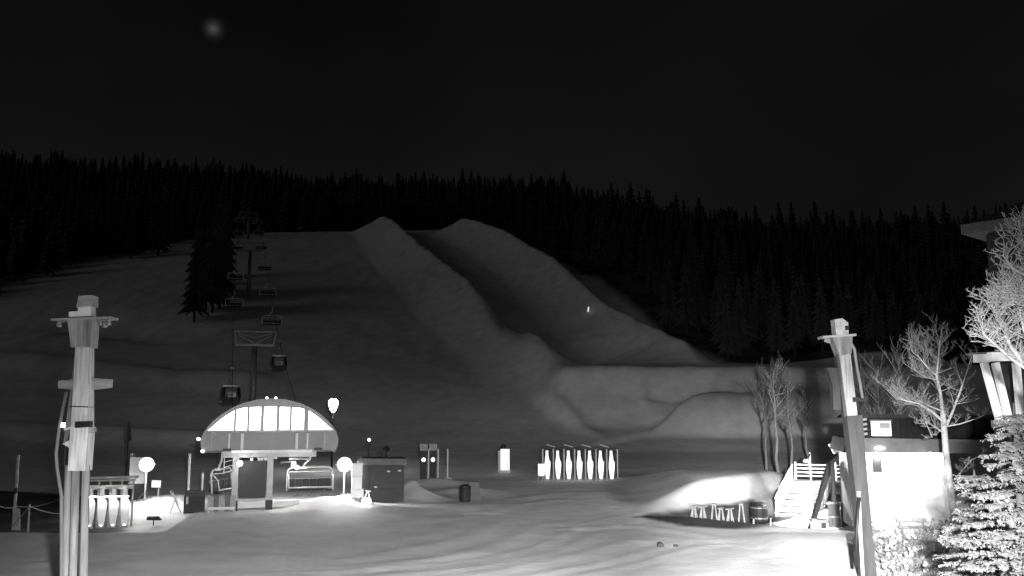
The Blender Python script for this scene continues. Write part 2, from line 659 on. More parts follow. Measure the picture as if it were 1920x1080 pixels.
t.links.new(n2.outputs[0], mr2.inputs['Value'])
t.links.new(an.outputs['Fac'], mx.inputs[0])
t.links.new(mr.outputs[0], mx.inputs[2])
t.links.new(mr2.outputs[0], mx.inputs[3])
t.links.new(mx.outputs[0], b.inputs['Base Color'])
n3 = t.nodes.new('ShaderNodeTexNoise')
n3.inputs['Scale'].default_value = 2.6
n3.inputs['Detail'].default_value = 7
n3.inputs['Roughness'].default_value = 0.72
t.links.new(co.outputs['Object'], n3.inputs['Vector'])
bp = t.nodes.new('ShaderNodeBump')
bp.inputs['Strength'].default_value = 1.0
bp.inputs['Distance'].default_value = 0.05
t.links.new(n3.outputs[0], bp.inputs['Height'])
t.links.new(bp.outputs[0], b.inputs['Normal'])
me.materials.append(sm)
ground = bpy.data.objects.new('snow_ground', me)
col.objects.link(ground)
tag(ground, 'snow covered plaza and ski hill with a halfpipe', None, kind='structure')

# ------------------------------------------------------------------ moon behind thin cloud
MD = 3200.0
mo = bpy.data.meshes.new('moon')
import bmesh
bm = bmesh.new()
bmesh.ops.create_uvsphere(bm, u_segments=24, v_segments=16, radius=70)
bm.to_mesh(mo)
bm.free()
mm = bpy.data.materials.new('moon_glow')
mm.use_nodes = True
t = mm.node_tree
t.nodes.clear()
out = t.nodes.new('ShaderNodeOutputMaterial')
em = t.nodes.new('ShaderNodeEmission')
tcn = t.nodes.new('ShaderNodeTexCoord')
mp = t.nodes.new('ShaderNodeMapping')
mp.inputs['Scale'].default_value = (1 / 70,) * 3
gr = t.nodes.new('ShaderNodeTexGradient')
gr.gradient_type = 'SPHERICAL'
pw = t.nodes.new('ShaderNodeMath')
pw.operation = 'POWER'
pw.inputs[1].default_value = 5.0
ml = t.nodes.new('ShaderNodeMath')
ml.operation = 'MULTIPLY'
ml.inputs[1].default_value = 0.0026
t.links.new(tcn.outputs['Object'], mp.inputs['Vector'])
t.links.new(mp.outputs[0], gr.inputs[0])
t.links.new(gr.outputs['Fac'], pw.inputs[0])
t.links.new(pw.outputs[0], ml.inputs[0])
t.links.new(ml.outputs[0], em.inputs['Strength'])
t.links.new(em.outputs[0], out.inputs['Volume'])
mo.materials.append(mm)
moon = bpy.data.objects.new('moon', mo)
col.objects.link(moon)
moon.location = P(400, 54, MD * 0.9)
tag(moon, 'dim blurred moon glowing through cloud in the night sky', 'moon')

# ------------------------------------------------------------------ webcam building with its floodlight (behind the camera)
wb = thing('webcam_building', 'dark gabled building that carries the plaza floodlight, facing the ski hill', 'building', (3, -2.2, H(3, -2.2)))
MB().box((0, -3, 4.2), (16, 6, 8.4)).build('wall', 'stucco', wb)
MB().prism([(-8.6, 8.4), (8.6, 8.4), (0, 11.4)], -6.6, 0.6).build('roof', 'roofing', wb)
fx = thing('building_floodlight', 'large floodlight bolted to the webcam building wall', 'floodlight', FLOOD_POS)
MB().box((0, -0.85, 0), (0.12, 1.3, 0.12)).build('bracket', 'black_metal', fx)
MB().lathe([(0.05, -0.2), (0.2, -0.15), (0.34, 0.1), (0.36, 0.16)], 16).build('housing', 'black_metal', fx).rotation_euler = (R(-90), 0, 0)
def aim_at(az, el):
    return FLOOD_POS + Vector((math.sin(R(az)) * math.cos(R(el)), math.cos(R(az)) * math.cos(R(el)), math.sin(R(el)))) * 50


lamp_point('floodlight_hill_beam', FLOOD_POS + Vector((-0.15, 0.3, 0)), FLOOD_HILL_W, 0.2, spot=R(82), aim=aim_at(-6, 2), blend=0.9)
lamp_point('floodlight_plaza_beam', FLOOD_POS + Vector((0.15, 0.3, 0)), FLOOD_PLAZA_W * 1.05, 0.2, spot=R(50), aim=aim_at(13, -13), blend=1.0)
lamp_point('floodlight_plaza_beam', FLOOD_POS + Vector((-0.35, 0.3, 0)), FLOOD_PLAZA_W * 0.72, 0.2, spot=R(44), aim=aim_at(-14, -16), blend=1.0)
lamp_point('floodlight_path_beam', FLOOD_POS + Vector((0.35, 0.3, 0.1)), 230000.0, 0.15, spot=R(22), aim=tuple(G(1520, 1042)), blend=1.0)

# ------------------------------------------------------------------ chairlift terminal
TX = P(503, 957, 54.6)
TRZ = R(15.0)
TB = Vector((TX.x, TX.y, -0.02))
term = thing('lift_terminal', 'domed chairlift terminal with glowing arched windows on two steel columns', 'lift terminal', TB, TRZ)


def mirror(pts):
    return pts + [(-x, z) for x, z in reversed(pts) if abs(x) > 1e-6]


outer = mirror([(-3.80, 3.36), (-3.94, 3.7), (-3.97, 4.1), (-3.86, 4.45), (-3.66, 4.78), (-3.3, 5.2), (-2.85, 5.6), (-2.25, 5.98), (-1.6, 6.27), (-0.8, 6.47), (0, 6.53)])
# roof skin and sides
m = MB()
for i in range(len(outer) - 1):
    m.prism([outer[i], outer[i + 1], (outer[i + 1][0] * 0.985, outer[i + 1][1] * 0.985), (outer[i][0] * 0.985, outer[i][1] * 0.985)], 0.12, 15.0)
m.build('roof_shell', 'shell_panel', term)
MB().prism(outer, 14.98, 15.05).build('back_wall', 'shell_panel', term)
MB().box((0, 7.5, 3.43), (7.5, 15, 0.1)).build('soffit', 'shell_panel', term)
# front arch band between the outline and the window line
inner = mirror([(-3.62, 4.66), (-3.58, 4.68), (-3.5, 4.74), (-3.42, 4.80), (-3.3, 4.92), (-3.0, 5.2), (-2.6, 5.52), (-2.12, 5.83), (-1.6, 5.98), (-0.8, 6.02), (0, 6.03)])
outer2 = mirror([(-3.86, 4.50), (-3.80, 4.56), (-3.72, 4.68), (-3.66, 4.78), (-3.55, 4.92), (-3.25, 5.25), (-2.85, 5.6), (-2.25, 5.98), (-1.6, 6.27), (-0.8, 6.47), (0, 6.53)])
MB().strip(outer2, inner, -0.04, 0.16).build('arch_band', 'shell_trim', term)
MB().box((0, 0.05, 4.60), (7.4, 0.22, 0.12)).build('window_sill', 'shell_trim', term)
for x0, x1 in ((-3.86, -2.36), (-2.32, -1.66), (-1.62, 1.48), (1.52, 2.10), (2.14, 3.86)):
    pl = [(x0, 3.42), (x1, 3.42), (x1, 4.53), (x0, 4.53)]
    if x0 < -3.5:
        pl = [(-3.76, 3.40), (x1, 3.42), (x1, 4.53), (-3.82, 4.53), (-3.93, 4.1), (-3.9, 3.7)]
    if x1 > 3.5:
        pl = [(x0, 3.42), (3.76, 3.40), (3.9, 3.7), (3.93, 4.1), (3.82, 4.53), (x0, 4.53)]
    MB().prism(pl, 0.0, 0.14).build('fascia_panel', 'shell_panel', term)
for x, wd in ((-3.35, 0.05), (-2.36, 0.09), (-1.63, 0.16), (1.50, 0.14), (2.12, 0.10), (3.12, 0.1)):
    MB().box((x, -0.07, 4.0), (wd, 0.12, 0.95)).build('fascia_rib', 'white_panel' if abs(x) < 2.5 else 'shell_trim', term)


def arc_z(x):
    xs = [p[0] for p in inner]
    zs = [p[1] for p in inner]
    return float(np.interp(x, xs, zs))


def pane(x0, x1, yb):
    xs = np.linspace(x0, x1, 7)
    poly = [(x0, 4.66), (x1, 4.66)] + [(x, max(4.665, arc_z(x))) for x in xs[::-1]]
    return MB().prism(poly, yb, yb + 0.03)


for x0, x1 in ((-3.60, -2.12), (-2.04, -1.36), (-1.30, -0.60), (0.42, 1.08), (1.14, 1.90), (2.14, 3.60)):
    pane(x0, x1, 0.10).build('window_pane', 'lit_window', term)
# centre window stands proud
wc = pane(-0.44, 0.28, -0.14).build('window_pane', 'lit_window', term)
MB().box((-0.08, 0.0, 5.34), (0.80, 0.2, 1.37)).build('window_frame', 'shell_trim', wc)
for x, wd in ((-2.08, 0.12), (-1.33, 0.12), (-0.53, 0.17), (0.37, 0.17), (1.11, 0.12), (2.02, 0.26)):
    z1 = arc_z(x)
    MB().box((x, 0.0, (4.66 + z1) / 2), (wd, 0.14, z1 - 4.66)).build('mullion', 'shell_trim', term)
for x in (-0.32, 0.20):
    MB().lathe([(0.03, 0), (0.075, 0.03), (0.075, 0.1), (0.04, 0.13)], 10, (x, 0.02, 6.49)).build('roof_lamp', 'lamp_small', term)
# girder frame under the shell
g = MB()
g.box((0, -0.3, 3.27), (5.3, 0.34, 0.36))
g.box((0, 3.0, 3.2), (0.8, 6, 0.5))
g.build('girder', 'grey_metal', term)
MB().box((0.1, -0.55, 3.44), (4.6, 0.14, 0.14)).build('front_rail', 'white_metal', term)
for x in (-2.45, 2.75):
    MB().box((x, -0.3, 3.55), (0.45, 0.4, 0.1)).build('girder_cap', 'black_metal', term)
for x in (-1.93, 0.02):
    c = MB().box((x, -0.3, 1.85), (0.34, 0.34, 2.48)).build('column', 'grey_metal', term)
    MB().box((x, -0.3, 0.30), (0.40, 0.40, 0.66)).build('column_foot', 'black_metal', c)
MB().box((-0.96, 0.1, 1.78), (1.50, 0.12, 2.2)).build('equipment_cabinet', 'door_grey', term)
MB().box((-0.96, -0.15, 0.66), (1.6, 0.5, 0.14)).build('cross_member', 'grey_metal', term)
MB().box((-0.2, 0.7, 0.32), (4.0, 1.0, 0.35)).build('plinth', 'snow_lump', term)
for x in (-1.05, -0.62, -0.5, -0.25):
    MB().box((x, -0.1, 2.97), (0.18, 0.2, 0.16)).build('conduit_box', 'galvanised', term)
m = MB()
m.tube([(0.6, 0.0, 2.75), (1.2, 0, 2.8), (1.5, 0, 2.95), (2.3, 0, 2.95)], 0.06)
m.box((1.7, 0.1, 2.95), (1.2, 0.12, 0.12))
m.box((1.35, 0.0, 2.65), (0.3, 0.25, 0.35))
m.build('tyre_drive', 'galvanised', term)
m = MB()
m.bar((-2.6, 0.3, 3.1), (-2.6, 0.3, 2.1), 0.05, 0.05)
m.bar((-2.0, 0.3, 3.1), (-2.0, 0.3, 2.1), 0.05, 0.05)
for k in range(3):
    m.bar((-2.6, 0.3, 2.2 + 0.3 * k), (-2.0, 0.3, 2.35 + 0.3 * k), 0.04, 0.04)
m.build('service_ladder', 'galvanised', term)
sl = MB().lathe([(0.06, -0.05), (0.17, 0.0), (0.17, 0.06), (0.05, 0.1)], 12).build('work_light', 'lamp_small', term, loc=(-1.70, -0.56, 2.75))
sl.rotation_euler = (R(75), 0, 0)
sl2 = MB().lathe([(0.05, -0.05), (0.13, 0.0), (0.13, 0.05), (0.05, 0.1)], 12).build('work_light', 'lamp_small', term, loc=(1.55, -0.2, 2.46))
sl2.rotation_euler = (R(75), 0, 0)
for x, z in ((-4.08, 4.15), (-3.82, 3.45)):
    MB().lathe([(0.04, -0.08), (0.10, -0.03), (0.10, 0.06), (0.04, 0.1)], 10).build('side_lamp', 'lamp_small', term, loc=(x, -0.05, z))
lamp_point('terminal_work_light', (-1.5, -1.1, 2.75), 60, 0.1, term)
lamp_point('terminal_work_light', (1.6, -0.9, 2.5), 60, 0.1, term)
lamp_point('terminal_canopy_light', (0.5, 4.0, 3.0), 500, 0.2, term)


# ------------------------------------------------------------------ chairs
def make_chair(name, label, group=None):
    t_ = thing(name, label, 'chair', group=group)      # origin at the rope grip, hangs 3.1 m, faces -y
    hx = 1.36
    pts = []
    for k in range(9):
        a = math.pi + (math.pi / 2) * k / 8
        pts.append((-hx + 0.35 + 0.35 * math.cos(a), 0, -1.45 + 0.35 + 0.35 * -math.sin(a) - 0.35))
    loop = [(-hx, -0.1, -2.75), (-hx, 0, -1.75)] + [(-hx + 0.35 - 0.35 * math.cos(a), 0, -1.75 + 0.35 * math.sin(a)) for a in [math.pi / 2 * k / 5 for k in range(1, 6)]]
    loop = loop + [(-x, y, z) for x, y, z in reversed(loop)]
    MB().tube(loop, 0.055, 7).build('bail_frame', 'white_metal', t_, smooth=True)
    MB().tube([(0.0, 0, 0), (0.0, 0, -0.75), (-0.08, 0, -0.95), (-0.35, 0, -1.22), (-0.42, 0, -1.42)], 0.065, 7).build('hanger', 'white_metal', t_, smooth=True)
    MB().box((0, 0.05, 0.02), (0.25, 0.5, 0.2)).build('grip', 'grey_metal', t_)
    MB().box((-0.42, 0, -1.42), (0.4, 0.14, 0.14)).build('hanger_clamp', 'white_metal', t_)
    for k in range(6):
        x = -1.05 + 0.42 * k
        MB().box((x, -0.2, -2.72), (0.40, 0.5, 0.1)).build('seat', 'seat_vinyl', t_)
        MB().box((x, 0.1, -2.36), (0.40, 0.09, 0.56)).build('backrest', 'seat_vinyl', t_)
    m = MB()
    m.tube([(-1.3, -0.5, -2.55), (1.3, -0.5, -2.55)], 0.05, 6)
    m.tube([(-1.25, 0.0, -1.62), (-1.3, -0.4, -2.0), (-1.3, -0.5, -2.55)], 0.035, 6)
    m.tube([(1.25, 0.0, -1.62), (1.3, -0.4, -2.0), (1.3, -0.5, -2.55)], 0.035, 6)
    m.build('safety_bar', 'white_metal', t_, smooth=True)
    for k in range(3):
        x = -0.8 + 0.8 * k
        m = MB()
        m.tube([(x, -0.5, -2.6), (x, -0.6, -3.0)], 0.025, 5)
        m.tube([(x - 0.25, -0.62, -3.02), (x + 0.25, -0.62, -3.02)], 0.03, 5)
        m.build('footrest', 'grey_metal', t_, smooth=True)
    m = MB()
    m.tube([(-1.3, 0.02, -1.66), (1.3, 0.02, -1.66)], 0.035, 6)
    m.tube([(-1.3, 0.12, -2.1), (1.3, 0.12, -2.1)], 0.035, 6)
    m.build('crossbar', 'white_metal', t_, smooth=True)
    return t_


def tl(x, y, z):
    c, s = math.cos(TRZ), math.sin(TRZ)
    return Vector((TB.x + c * x - s * y, TB.y + s * x + c * y, TB.z + z))


ch0 = make_chair('lift_chair', 'six seat chair with pale tube frame hanging in the terminal right of the columns', 'chairs of the lift')
ch0.location = tl(2.35, 0.2, 3.85)
ch0.rotation_euler = (0, 0, TRZ + R(6))
dup(ch0, tl(-2.75, 0.8, 3.8), TRZ + R(68), label='six seat chair turned side on, leaving the terminal beside its left column', group='chairs of the lift')

# ------------------------------------------------------------------ lift towers, rope, chairs and cabins up the hill
LD = Vector((-math.sin(R(16.1)), math.cos(R(16.1)), 0))       # up-line direction
LN = Vector((LD.y, -LD.x, 0))                                   # to the right of it
TW = []


def tower(u, v, Y, arm, label):
    top = P(u, v, Y)
    zb = H(top.x, top.y)
    h = top.z - zb
    t_ = thing('lift_tower', label, 'lift tower', (top.x, top.y, zb - 0.3), R(15))
    MB().tube([(0, 0, 0), (0, 0, h * 0.5), (0, 0, h - 1.5)], [0.42, 0.36, 0.3], 12).build('mast', 'grey_metal', t_, smooth=True)
    MB().box((0, 0, h + 0.3), (arm, 0.18, 0.16)).build('lifting_frame', 'galvanised', t_)
    MB().box((0, 0, h - 1.35), (arm * 0.86, 0.3, 0.28)).build('crossarm', 'galvanised', t_)
    m = MB()
    for s in (-1, 1):
        m.bar((s * arm * 0.46, 0, h + 0.25), (s * arm * 0.41, 0, h - 1.25), 0.12, 0.12)
        m.bar((0, 0, h - 1.2), (s * arm * 0.36, 0, h - 0.15), 0.09, 0.09)
        m.bar((0, 0, h - 0.45), (s * arm * 0.38, 0, h + 0.1), 0.07, 0.07)
    m.build('bracing', 'galvanised', t_)
    for s in (-1, 1):
        b_ = MB().box((s * arm * 0.5, 0, h - 0.02), (0.12, 2.6, 0.16)).build('sheave_beam', 'grey_metal', t_)
        for k in range(6):
            MB().tube([(s * arm * 0.5 - 0.05, -1.1 + 0.44 * k, h + 0.14), (s * arm * 0.5 + 0.05, -1.1 + 0.44 * k, h + 0.14)], 0.19, 10).build('sheave', 'dark_plastic', b_)
    TW.append((Vector((top.x, top.y, zb - 0.3 + h + 0.35)), arm * 0.5))
    return t_


tower(479, 622, 110, 5.3, 'steel lift tower with braced crossarm right behind the domed terminal')
tower(470, 455, 186, 5.3, 'middle lift tower standing beside the tall spruce clump on the slope')
tower(467, 398, 262, 5.3, 'topmost lift tower near the dark forest edge on the slope')

ROPES = []
for s in (-1, 1):
    a = tl(s * 2.6, 12, 4.4)
    anchors = [a] + [c + Vector((math.cos(R(15)) * s * k, math.sin(R(15)) * s * k, 0)) for c, k in TW]
    last = anchors[-1] + Vector((-30, 100, 22))
    anchors.append(last)
    pts = []
    for i in range(len(anchors) - 1):
        for k in range(12):
            f = k / 12
            p = anchors[i].lerp(anchors[i + 1], f)
            p.z -= 4 * (0.8 + 0.5 * i) * f * (1 - f)
            pts.append(p)
    pts.append(last)
    o = MB().tube(pts, 0.028, 5, cap=False).build('haul_rope', 'black_metal')
    tag(o, 'thin steel haul rope running up the lift line on the %s side of the towers' % ('cabin carrying far' if s > 0 else 'dark cabin'), 'rope')
    o['label'] = 'steel haul rope strung along the ' + ('uphill chair side of the lift towers, nearer the halfpipe' if s > 0 else 'spruce clump side of the lift towers')
    ROPES.append(pts)


def on_rope(k, y):
    pts = ROPES[k]
    for a, b_ in zip(pts, pts[1:]):
        if a.y <= y <= b_.y:
            return a.lerp(b_, (y - a.y) / (b_.y - a.y))
    return pts[-1]


for k, y in ((1, 130), (1, 152), (1, 174), (0, 141), (0, 163), (0, 205), (1, 210), (0, 235), (1, 240), (0, 258), (1, 275)):
    dup(ch0, on_rope(k, y), R(14), label='distant six seat chair hanging from the rope high on the lift line', group='distant chairs up the lift line')


def make_cabin(label, loc, rz):
    t_ = thing('gondola_cabin', label, 'gondola cabin', loc, rz, 'gondola cabins of the lift')
    MB().tube([(0, 0, 0), (0, 0, -0.6), (-0.12, 0, -1.3), (0, 0, -1.75)], 0.06, 7).build('hanger', 'grey_metal', t_, smooth=True)
    MB().box((0, 0, 0.03), (0.25, 0.6, 0.2)).build('grip', 'grey_metal', t_)
    w2, z0, z1 = 0.86, -3.5, -1.85
    MB().prism([(-w2 * 0.85, z0), (w2 * 0.85, z0), (w2, z0 + 0.6), (w2, z0 + 0.62), (-w2, z0 + 0.62), (-w2, z0 + 0.6)], -0.8, 0.8).build('body', 'black_metal', t_)
    m = MB()
    for sx in (-1, 1):
        for sy in (-1, 1):
            m.bar((sx * w2 * 0.93, sy * 0.74, z0 + 0.6), (sx * w2 * 0.80, sy * 0.66, z1 + 0.02), 0.2, 0.12)
    m.box((0, 0, z0 + 0.9), (0.5, 1.0, 0.06))
    m.build('window_post', 'black_metal', t_)
    MB().prism([(-w2 * 0.95, z1), (w2 * 0.95, z1), (w2 * 0.8, z1 + 0.17), (-w2 * 0.8, z1 + 0.17)], -0.85, 0.85).build('roof', 'white_metal', t_)
    MB().box((0, 0, z0 + 0.1), (1.2, 1.0, 0.06)).build('floor', 'black_metal', t_)
    MB().box((0, 0.55, z0 + 0.85), (0.8, 0.08, 0.55)).build('seat_back', 'white_metal', t_)
    m = MB()
    m.box((-w2 - 0.06, -0.5, z0 + 0.2), (0.1, 0.5, 0.14))
    m.build('ski_holder', 'white_metal', t_)
    return t_


make_cabin('dark gondola cabin leaving the terminal roof on the spruce side rope', on_rope(0, 91), R(12))
make_cabin('dark gondola cabin with pale roof hanging just under the first tower crossarm', on_rope(1, 106), R(12))


# ------------------------------------------------------------------ floodlight stands at the terminal
def flood_stand(u, v, Y, label):
    p = P(u, v, Y)
    zb = H(p.x, p.y)
    t_ = thing('floodlight_stand', label, 'floodlight', (p.x, p.y, zb), math.atan2(-p.x, p.y))
    h = p.z - zb
    MB().tube([(0, 0, -0.05), (0, 0, h - 0.3)], 0.06, 8).build('mast', 'white_metal', t_)
    m = MB()
    for k in range(3):
        a = 2 * math.pi * k / 3 + 0.5
        m.tube([(0, 0, 0.55), (0.6 * math.cos(a), 0.6 * math.sin(a), -0.03)], 0.03, 5)
    m.build('tripod', 'grey_metal', t_)
    MB().box((0, 0.12, h), (1.15, 0.06, 0.08)).build('lamp_bar', 'grey_metal', t_)
    hd = MB().lathe([(0.15, -0.35), (0.38, -0.12), (0.47, 0.0)], 20).build('lamp_head', 'grey_metal', t_, loc=(0, 0, h))
    hd.rotation_euler = (R(85), 0, 0)
    MB().lathe([(0.02, 0.005), (0.45, 0.005), (0.38, 0.13), (0.22, 0.22), (0.05, 0.25)], 20).build('lens', 'lamp_lens', hd, smooth=True)
    lamp_point('floodlight_stand_light', (0, -0.6, h), 1000, 0.35, t_, spot=R(165), aim=(0, -8, h - 4.0), blend=0.6)
    lamp_point('floodlight_stand_glow', (0, -0.55, h - 0.1), 150, 0.3, t_)
    return t_


flood_stand(275, 871, 60, 'blinding round floodlights on a stand beside the white sign box')
flood_stand(646, 871, 59, 'blinding round floodlights on a stand beside the flat roofed hut')

# street lamp behind the terminal
p = P(625, 757, 82)
zb = H(p.x, p.y)
sl = thing('street_lamp', 'tall street lamp with a glowing globe behind the domed terminal', 'street lamp', (p.x, p.y, zb))
MB().tube([(0, 0, -0.1), (0, 0, p.z - zb - 0.5)], [0.1, 0.07], 8).build('pole', 'black_metal', sl)
MB().lathe([(0.10, -0.75), (0.28, -0.55), (0.45, 0.0), (0.40, 0.3), (0.2, 0.48)], 14, (0, 0, p.z - zb)).build('globe', 'lamp_lens', sl, smooth=True)
MB().lathe([(0.3, 0.46), (0.26, 0.53), (0.05, 0.6)], 14, (0, 0, p.z - zb)).build('cap', 'black_metal', sl)
lamp_point('street_lamp_light', (0, 0, p.z - zb - 1.0), 500, 0.3, sl)

# small bollard lights behind
for (u, v, Y, lb) in ((692, 825, 84, 'small bare bulb on a thin pole behind the flat roofed hut'),):
    p = P(u, v, Y)
    zb = H(p.x, p.y)
    t_ = thing('path_light', lb, 'lamp', (p.x, p.y, zb))
    MB().tube([(0, 0, -0.1), (0, 0, p.z - zb)], 0.04, 6).build('pole', 'black_metal', t_)
    MB().lathe([(0.04, -0.14), (0.15, 0), (0.1, 0.12), (0.03, 0.16)], 10, (0, 0, p.z - zb)).build('bulb', 'lamp_small', t_)


# ------------------------------------------------------------------ ticket gates
PIN = [(-0.13, 0.12), (-0.20, 0.55), (-0.24, 1.0), (-0.24, 1.35), (-0.19, 1.75), (-0.15, 2.1), (-0.15, 2.38), (0.06, 2.38), (0.07, 2.0), (0.13, 1.62), (0.24, 1.45), (0.24, 1.15), (0.18, 0.55), (0.12, 0.12)]


def gate_row(label, loc, rz, n, sp, panel='emit_panel', h=2.45, roof=False):
    t_ = thing('ticket_gate', label, 'ticket gate', loc, rz)
    L = sp * n
    for k in range(n + 1):
        MB().box((-L / 2 + k * sp, 0.22, h / 2 + 0.05), (0.1, 0.1, h + 0.1)).build('post', 'grey_metal', t_)
        if k < n:
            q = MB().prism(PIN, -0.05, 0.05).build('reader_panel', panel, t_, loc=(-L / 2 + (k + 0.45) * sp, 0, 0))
            MB().box((0, 0, 0.06), (0.3, 0.3, 0.12)).build('base', 'grey_metal', q)
            MB().lathe([(0.03, 0), (0.05, 0.03), (0.03, 0.07)], 8, (0, -0.1, 0.12)).build('indicator', 'lamp_small', q)
    MB().box((0, 0.22, h + 0.12), (L + 0.2, 0.16, 0.12)).build('top_beam', 'dark_plastic' if not roof else 'grey_metal', t_)
    if roof:
        MB().box((0.1, 0.0, h - 0.25), (L - 0.2, 0.1, 0.24)).build('sign_board', 'weathered_board', t_)
        MB().box((0, 0.05, h + 0.30), (L + 0.5, 0.7, 0.12)).build('canopy', 'weathered_board', t_)
    else:
        m = MB()
        for k in range(4):
            x = -L / 2 + 0.8 + k * L / 4.2
            m.bar((x - 0.5, 0.22, h + 0.42), (x + 0.25, 0.22, h + 0.2), 0.06, 0.06)
        m.build('cable_stay', 'grey_metal', t_)
    return t_


g0 = G(1088, 899, 0.28)
gate_row('row of seven pale bottle shaped ticket gates in a dark frame below the snow knoll', (g0.x, g0.y, H(g0.x, g0.y)), R(-4), 7, 0.88)
p = P(1015, 906, 73.5)
sg = thing('trestle_sign', 'small white sign board on a trestle beside the long ticket gate row', 'sign', (p.x, p.y, H(p.x, p.y)))
MB().box((0, 0, 1.0), (0.52, 0.06, 0.95)).build('board', 'emit_panel', sg)
m = MB()
for s in (-1, 1):
    m.bar((s * 0.2, 0, 0.6), (s * 0.3, -0.3, -0.05), 0.06, 0.06)
    m.bar((s * 0.2, 0.05, 0.6), (s * 0.3, 0.35, -0.05), 0.06, 0.06)
m.build('trestle', 'weathered_board', sg)

g1 = P(203, 962, 53.5)
gate_row('row of four pale ticket gates under a small canopy beside the tall timber lamp post', (g1.x, g1.y, H(g1.x, g1.y)), R(14), 4, 0.62, 'dim_emit', 2.55, True)
gl = thing('gate_light_bar', 'bright strip light hung over the four canopied ticket gates', 'lamp', (g1.x, g1.y, H(g1.x, g1.y) + 1.78), R(14))
MB().box((0, -0.28, 0.05), (2.3, 0.08, 0.05)).build('housing', 'grey_metal', gl)
MB().box((0, -0.28, 0.0), (2.2, 0.06, 0.04)).build('tube', 'lamp_small', gl)
for x in (-0.8, 0, 0.8):
    lamp_point('gate_strip_light', (x, -0.42, -0.05), 26, 0.05, gl)

# two-lane reader with lit displays
p = P(803, 903, 75)
rd = thing('lane_reader', 'two dark lane readers each with one bright round lamp, between posts', 'ticket gate', (p.x, p.y, H(p.x, p.y)), R(5))
for x, u in ((-0.4, 0), (0.36, 1)):
    bd = MB().box((x, 0, 1.2), (0.5, 0.2, 2.4)).build('cabinet', 'dark_plastic', rd)
    MB().box((x, -0.12, 2.62), (0.62, 0.08, 0.55)).build('screen', 'weathered_board', bd)
    d = MB().lathe([(0.02, 0.03), (0.15, 0.02), (0.15, -0.04), (0.02, -0.05)], 14).build('lamp', 'lamp_small', bd, loc=(x, -0.15, 1.62))
    d.rotation_euler = (R(90), 0, 0)
for x in (0.0, 0.78, 1.55):
    MB().box((x, -0.05, 1.25), (0.12, 0.12, 2.5)).build('post', 'grey_metal', rd)
MB().box((1.62, -0.1, 0.1), (0.5, 0.5, 0.2)).build('post_base', 'grey_metal', rd)

# lit sign board further up
p = P(947, 884, 82)
sb = thing('lit_sign_board', 'tall glowing white sign board standing alone on the dark snow', 'sign', (p.x, p.y, H(p.x, p.y)))
MB().box((0, 0, 1.15), (0.80, 0.16, 1.85)).build('panel', 'emit_panel', sb)
MB().box((-0.52, 0.02, 1.0), (0.22, 0.14, 1.9)).build('side_post', 'grey_metal', sb)
MB().box((0, 0, 0.11), (1.0, 0.5, 0.22)).build('foot', 'grey_metal', sb)
MB().lathe([(0.1, 0), (0.22, 0.08), (0.2, 0.32), (0.08, 0.42)], 10, (-0.15, 0, 2.08)).build('beacon', 'dark_plastic', sb)
MB().box((0.2, -0.1, 0.7), (0.04, 0.05, 0.9)).build('seam', 'grey_metal', sb)

# ------------------------------------------------------------------ operator hut right of the terminal
hp = P(716, 938, 58.5)
hz = H(hp.x, hp.y)
hut = thing('operator_hut', 'dark flat roofed operator hut with snow on its roof beside the floodlight', 'hut', (hp.x, hp.y, hz - 0.02), R(10))
MB().box((0, 1.2, 1.15), (2.75, 2.4, 2.3)).build('wall', 'hut_wall', hut)
MB().prism([(-1.6, 2.35), (1.55, 2.35), (1.48, 2.75), (-1.3, 2.78), (-1.6, 2.6)], -0.25, 2.7).build('roof', 'fascia', hut)
MB().box((-0.0, -0.02, 0.45), (1.5, 0.08, 0.9)).build('skirt', 'black_metal', hut)
for x, z in ((0.38, 1.95), (1.08, 1.98), (-0.4, 0.98)):
    MB().lathe([(0.05, -0.04), (0.12, 0), (0.1, 0.06), (0.03, 0.08)], 10, (x, -0.06, z)).build('lamp', 'dim_emit', hut)
MB().tube([(0.25, 1.2, 2.75), (0.25, 1.2, 3.3)], 0.07, 8).build('vent_pipe', 'black_metal', hut)
MB().lathe([(0.2, 0), (0.24, 0.1), (0.18, 0.26), (0.05, 0.3)], 10, (0.25, 1.2, 3.2)).build('vent_cap', 'black_metal', hut)
MB().box((-1.0, -0.03, 1.4), (0.5, 0.05, 1.7)).build('door', 'timber_dark', hut)

# stacked white cabinets beside the hut
p = P(668, 934, 57.5)
cb = thing('control_cabinet', 'stack of three pale control cabinets between the floodlight stand and hut', 'cabinet', (p.x, p.y, H(p.x, p.y)), R(12))
MB().box((0.05, 0, 0.3), (0.75, 0.5, 0.5)).build('lower_box', 'white_panel', cb)
MB().box((0.0, 0, 0.95), (0.62, 0.5, 0.78)).build('middle_box', 'white_panel', cb)
MB().box((0.0, 0, 1.75), (0.66, 0.5, 0.78)).build('upper_box', 'white_panel', cb)
p = P(687, 932, 56.0)
sp_ = thing('ground_spotlight', 'small glowing spotlight lying in the snow by the hut wall', 'lamp', (p.x, p.y, H(p.x, p.y)))
MB().lathe([(0.12, 0.02), (0.3, 0.12), (0.28, 0.34), (0.1, 0.44)], 12).build('lens', 'lamp_small', sp_, smooth=True)
m = MB()
m.bar((-0.2, 0.1, 0.2), (0.05, 0.1, 0.85), 0.05, 0.05)
m.bar((0.25, 0.1, 0.2), (0.05, 0.1, 0.85), 0.05, 0.05)
m.bar((-0.1, 0.1, 0.85), (0.25, 0.1, 0.8), 0.05, 0.05)
m.build('yoke', 'white_metal', sp_)
lamp_point('ground_spot_light', (0, -0.3, 0.5), 25, 0.1, sp_)

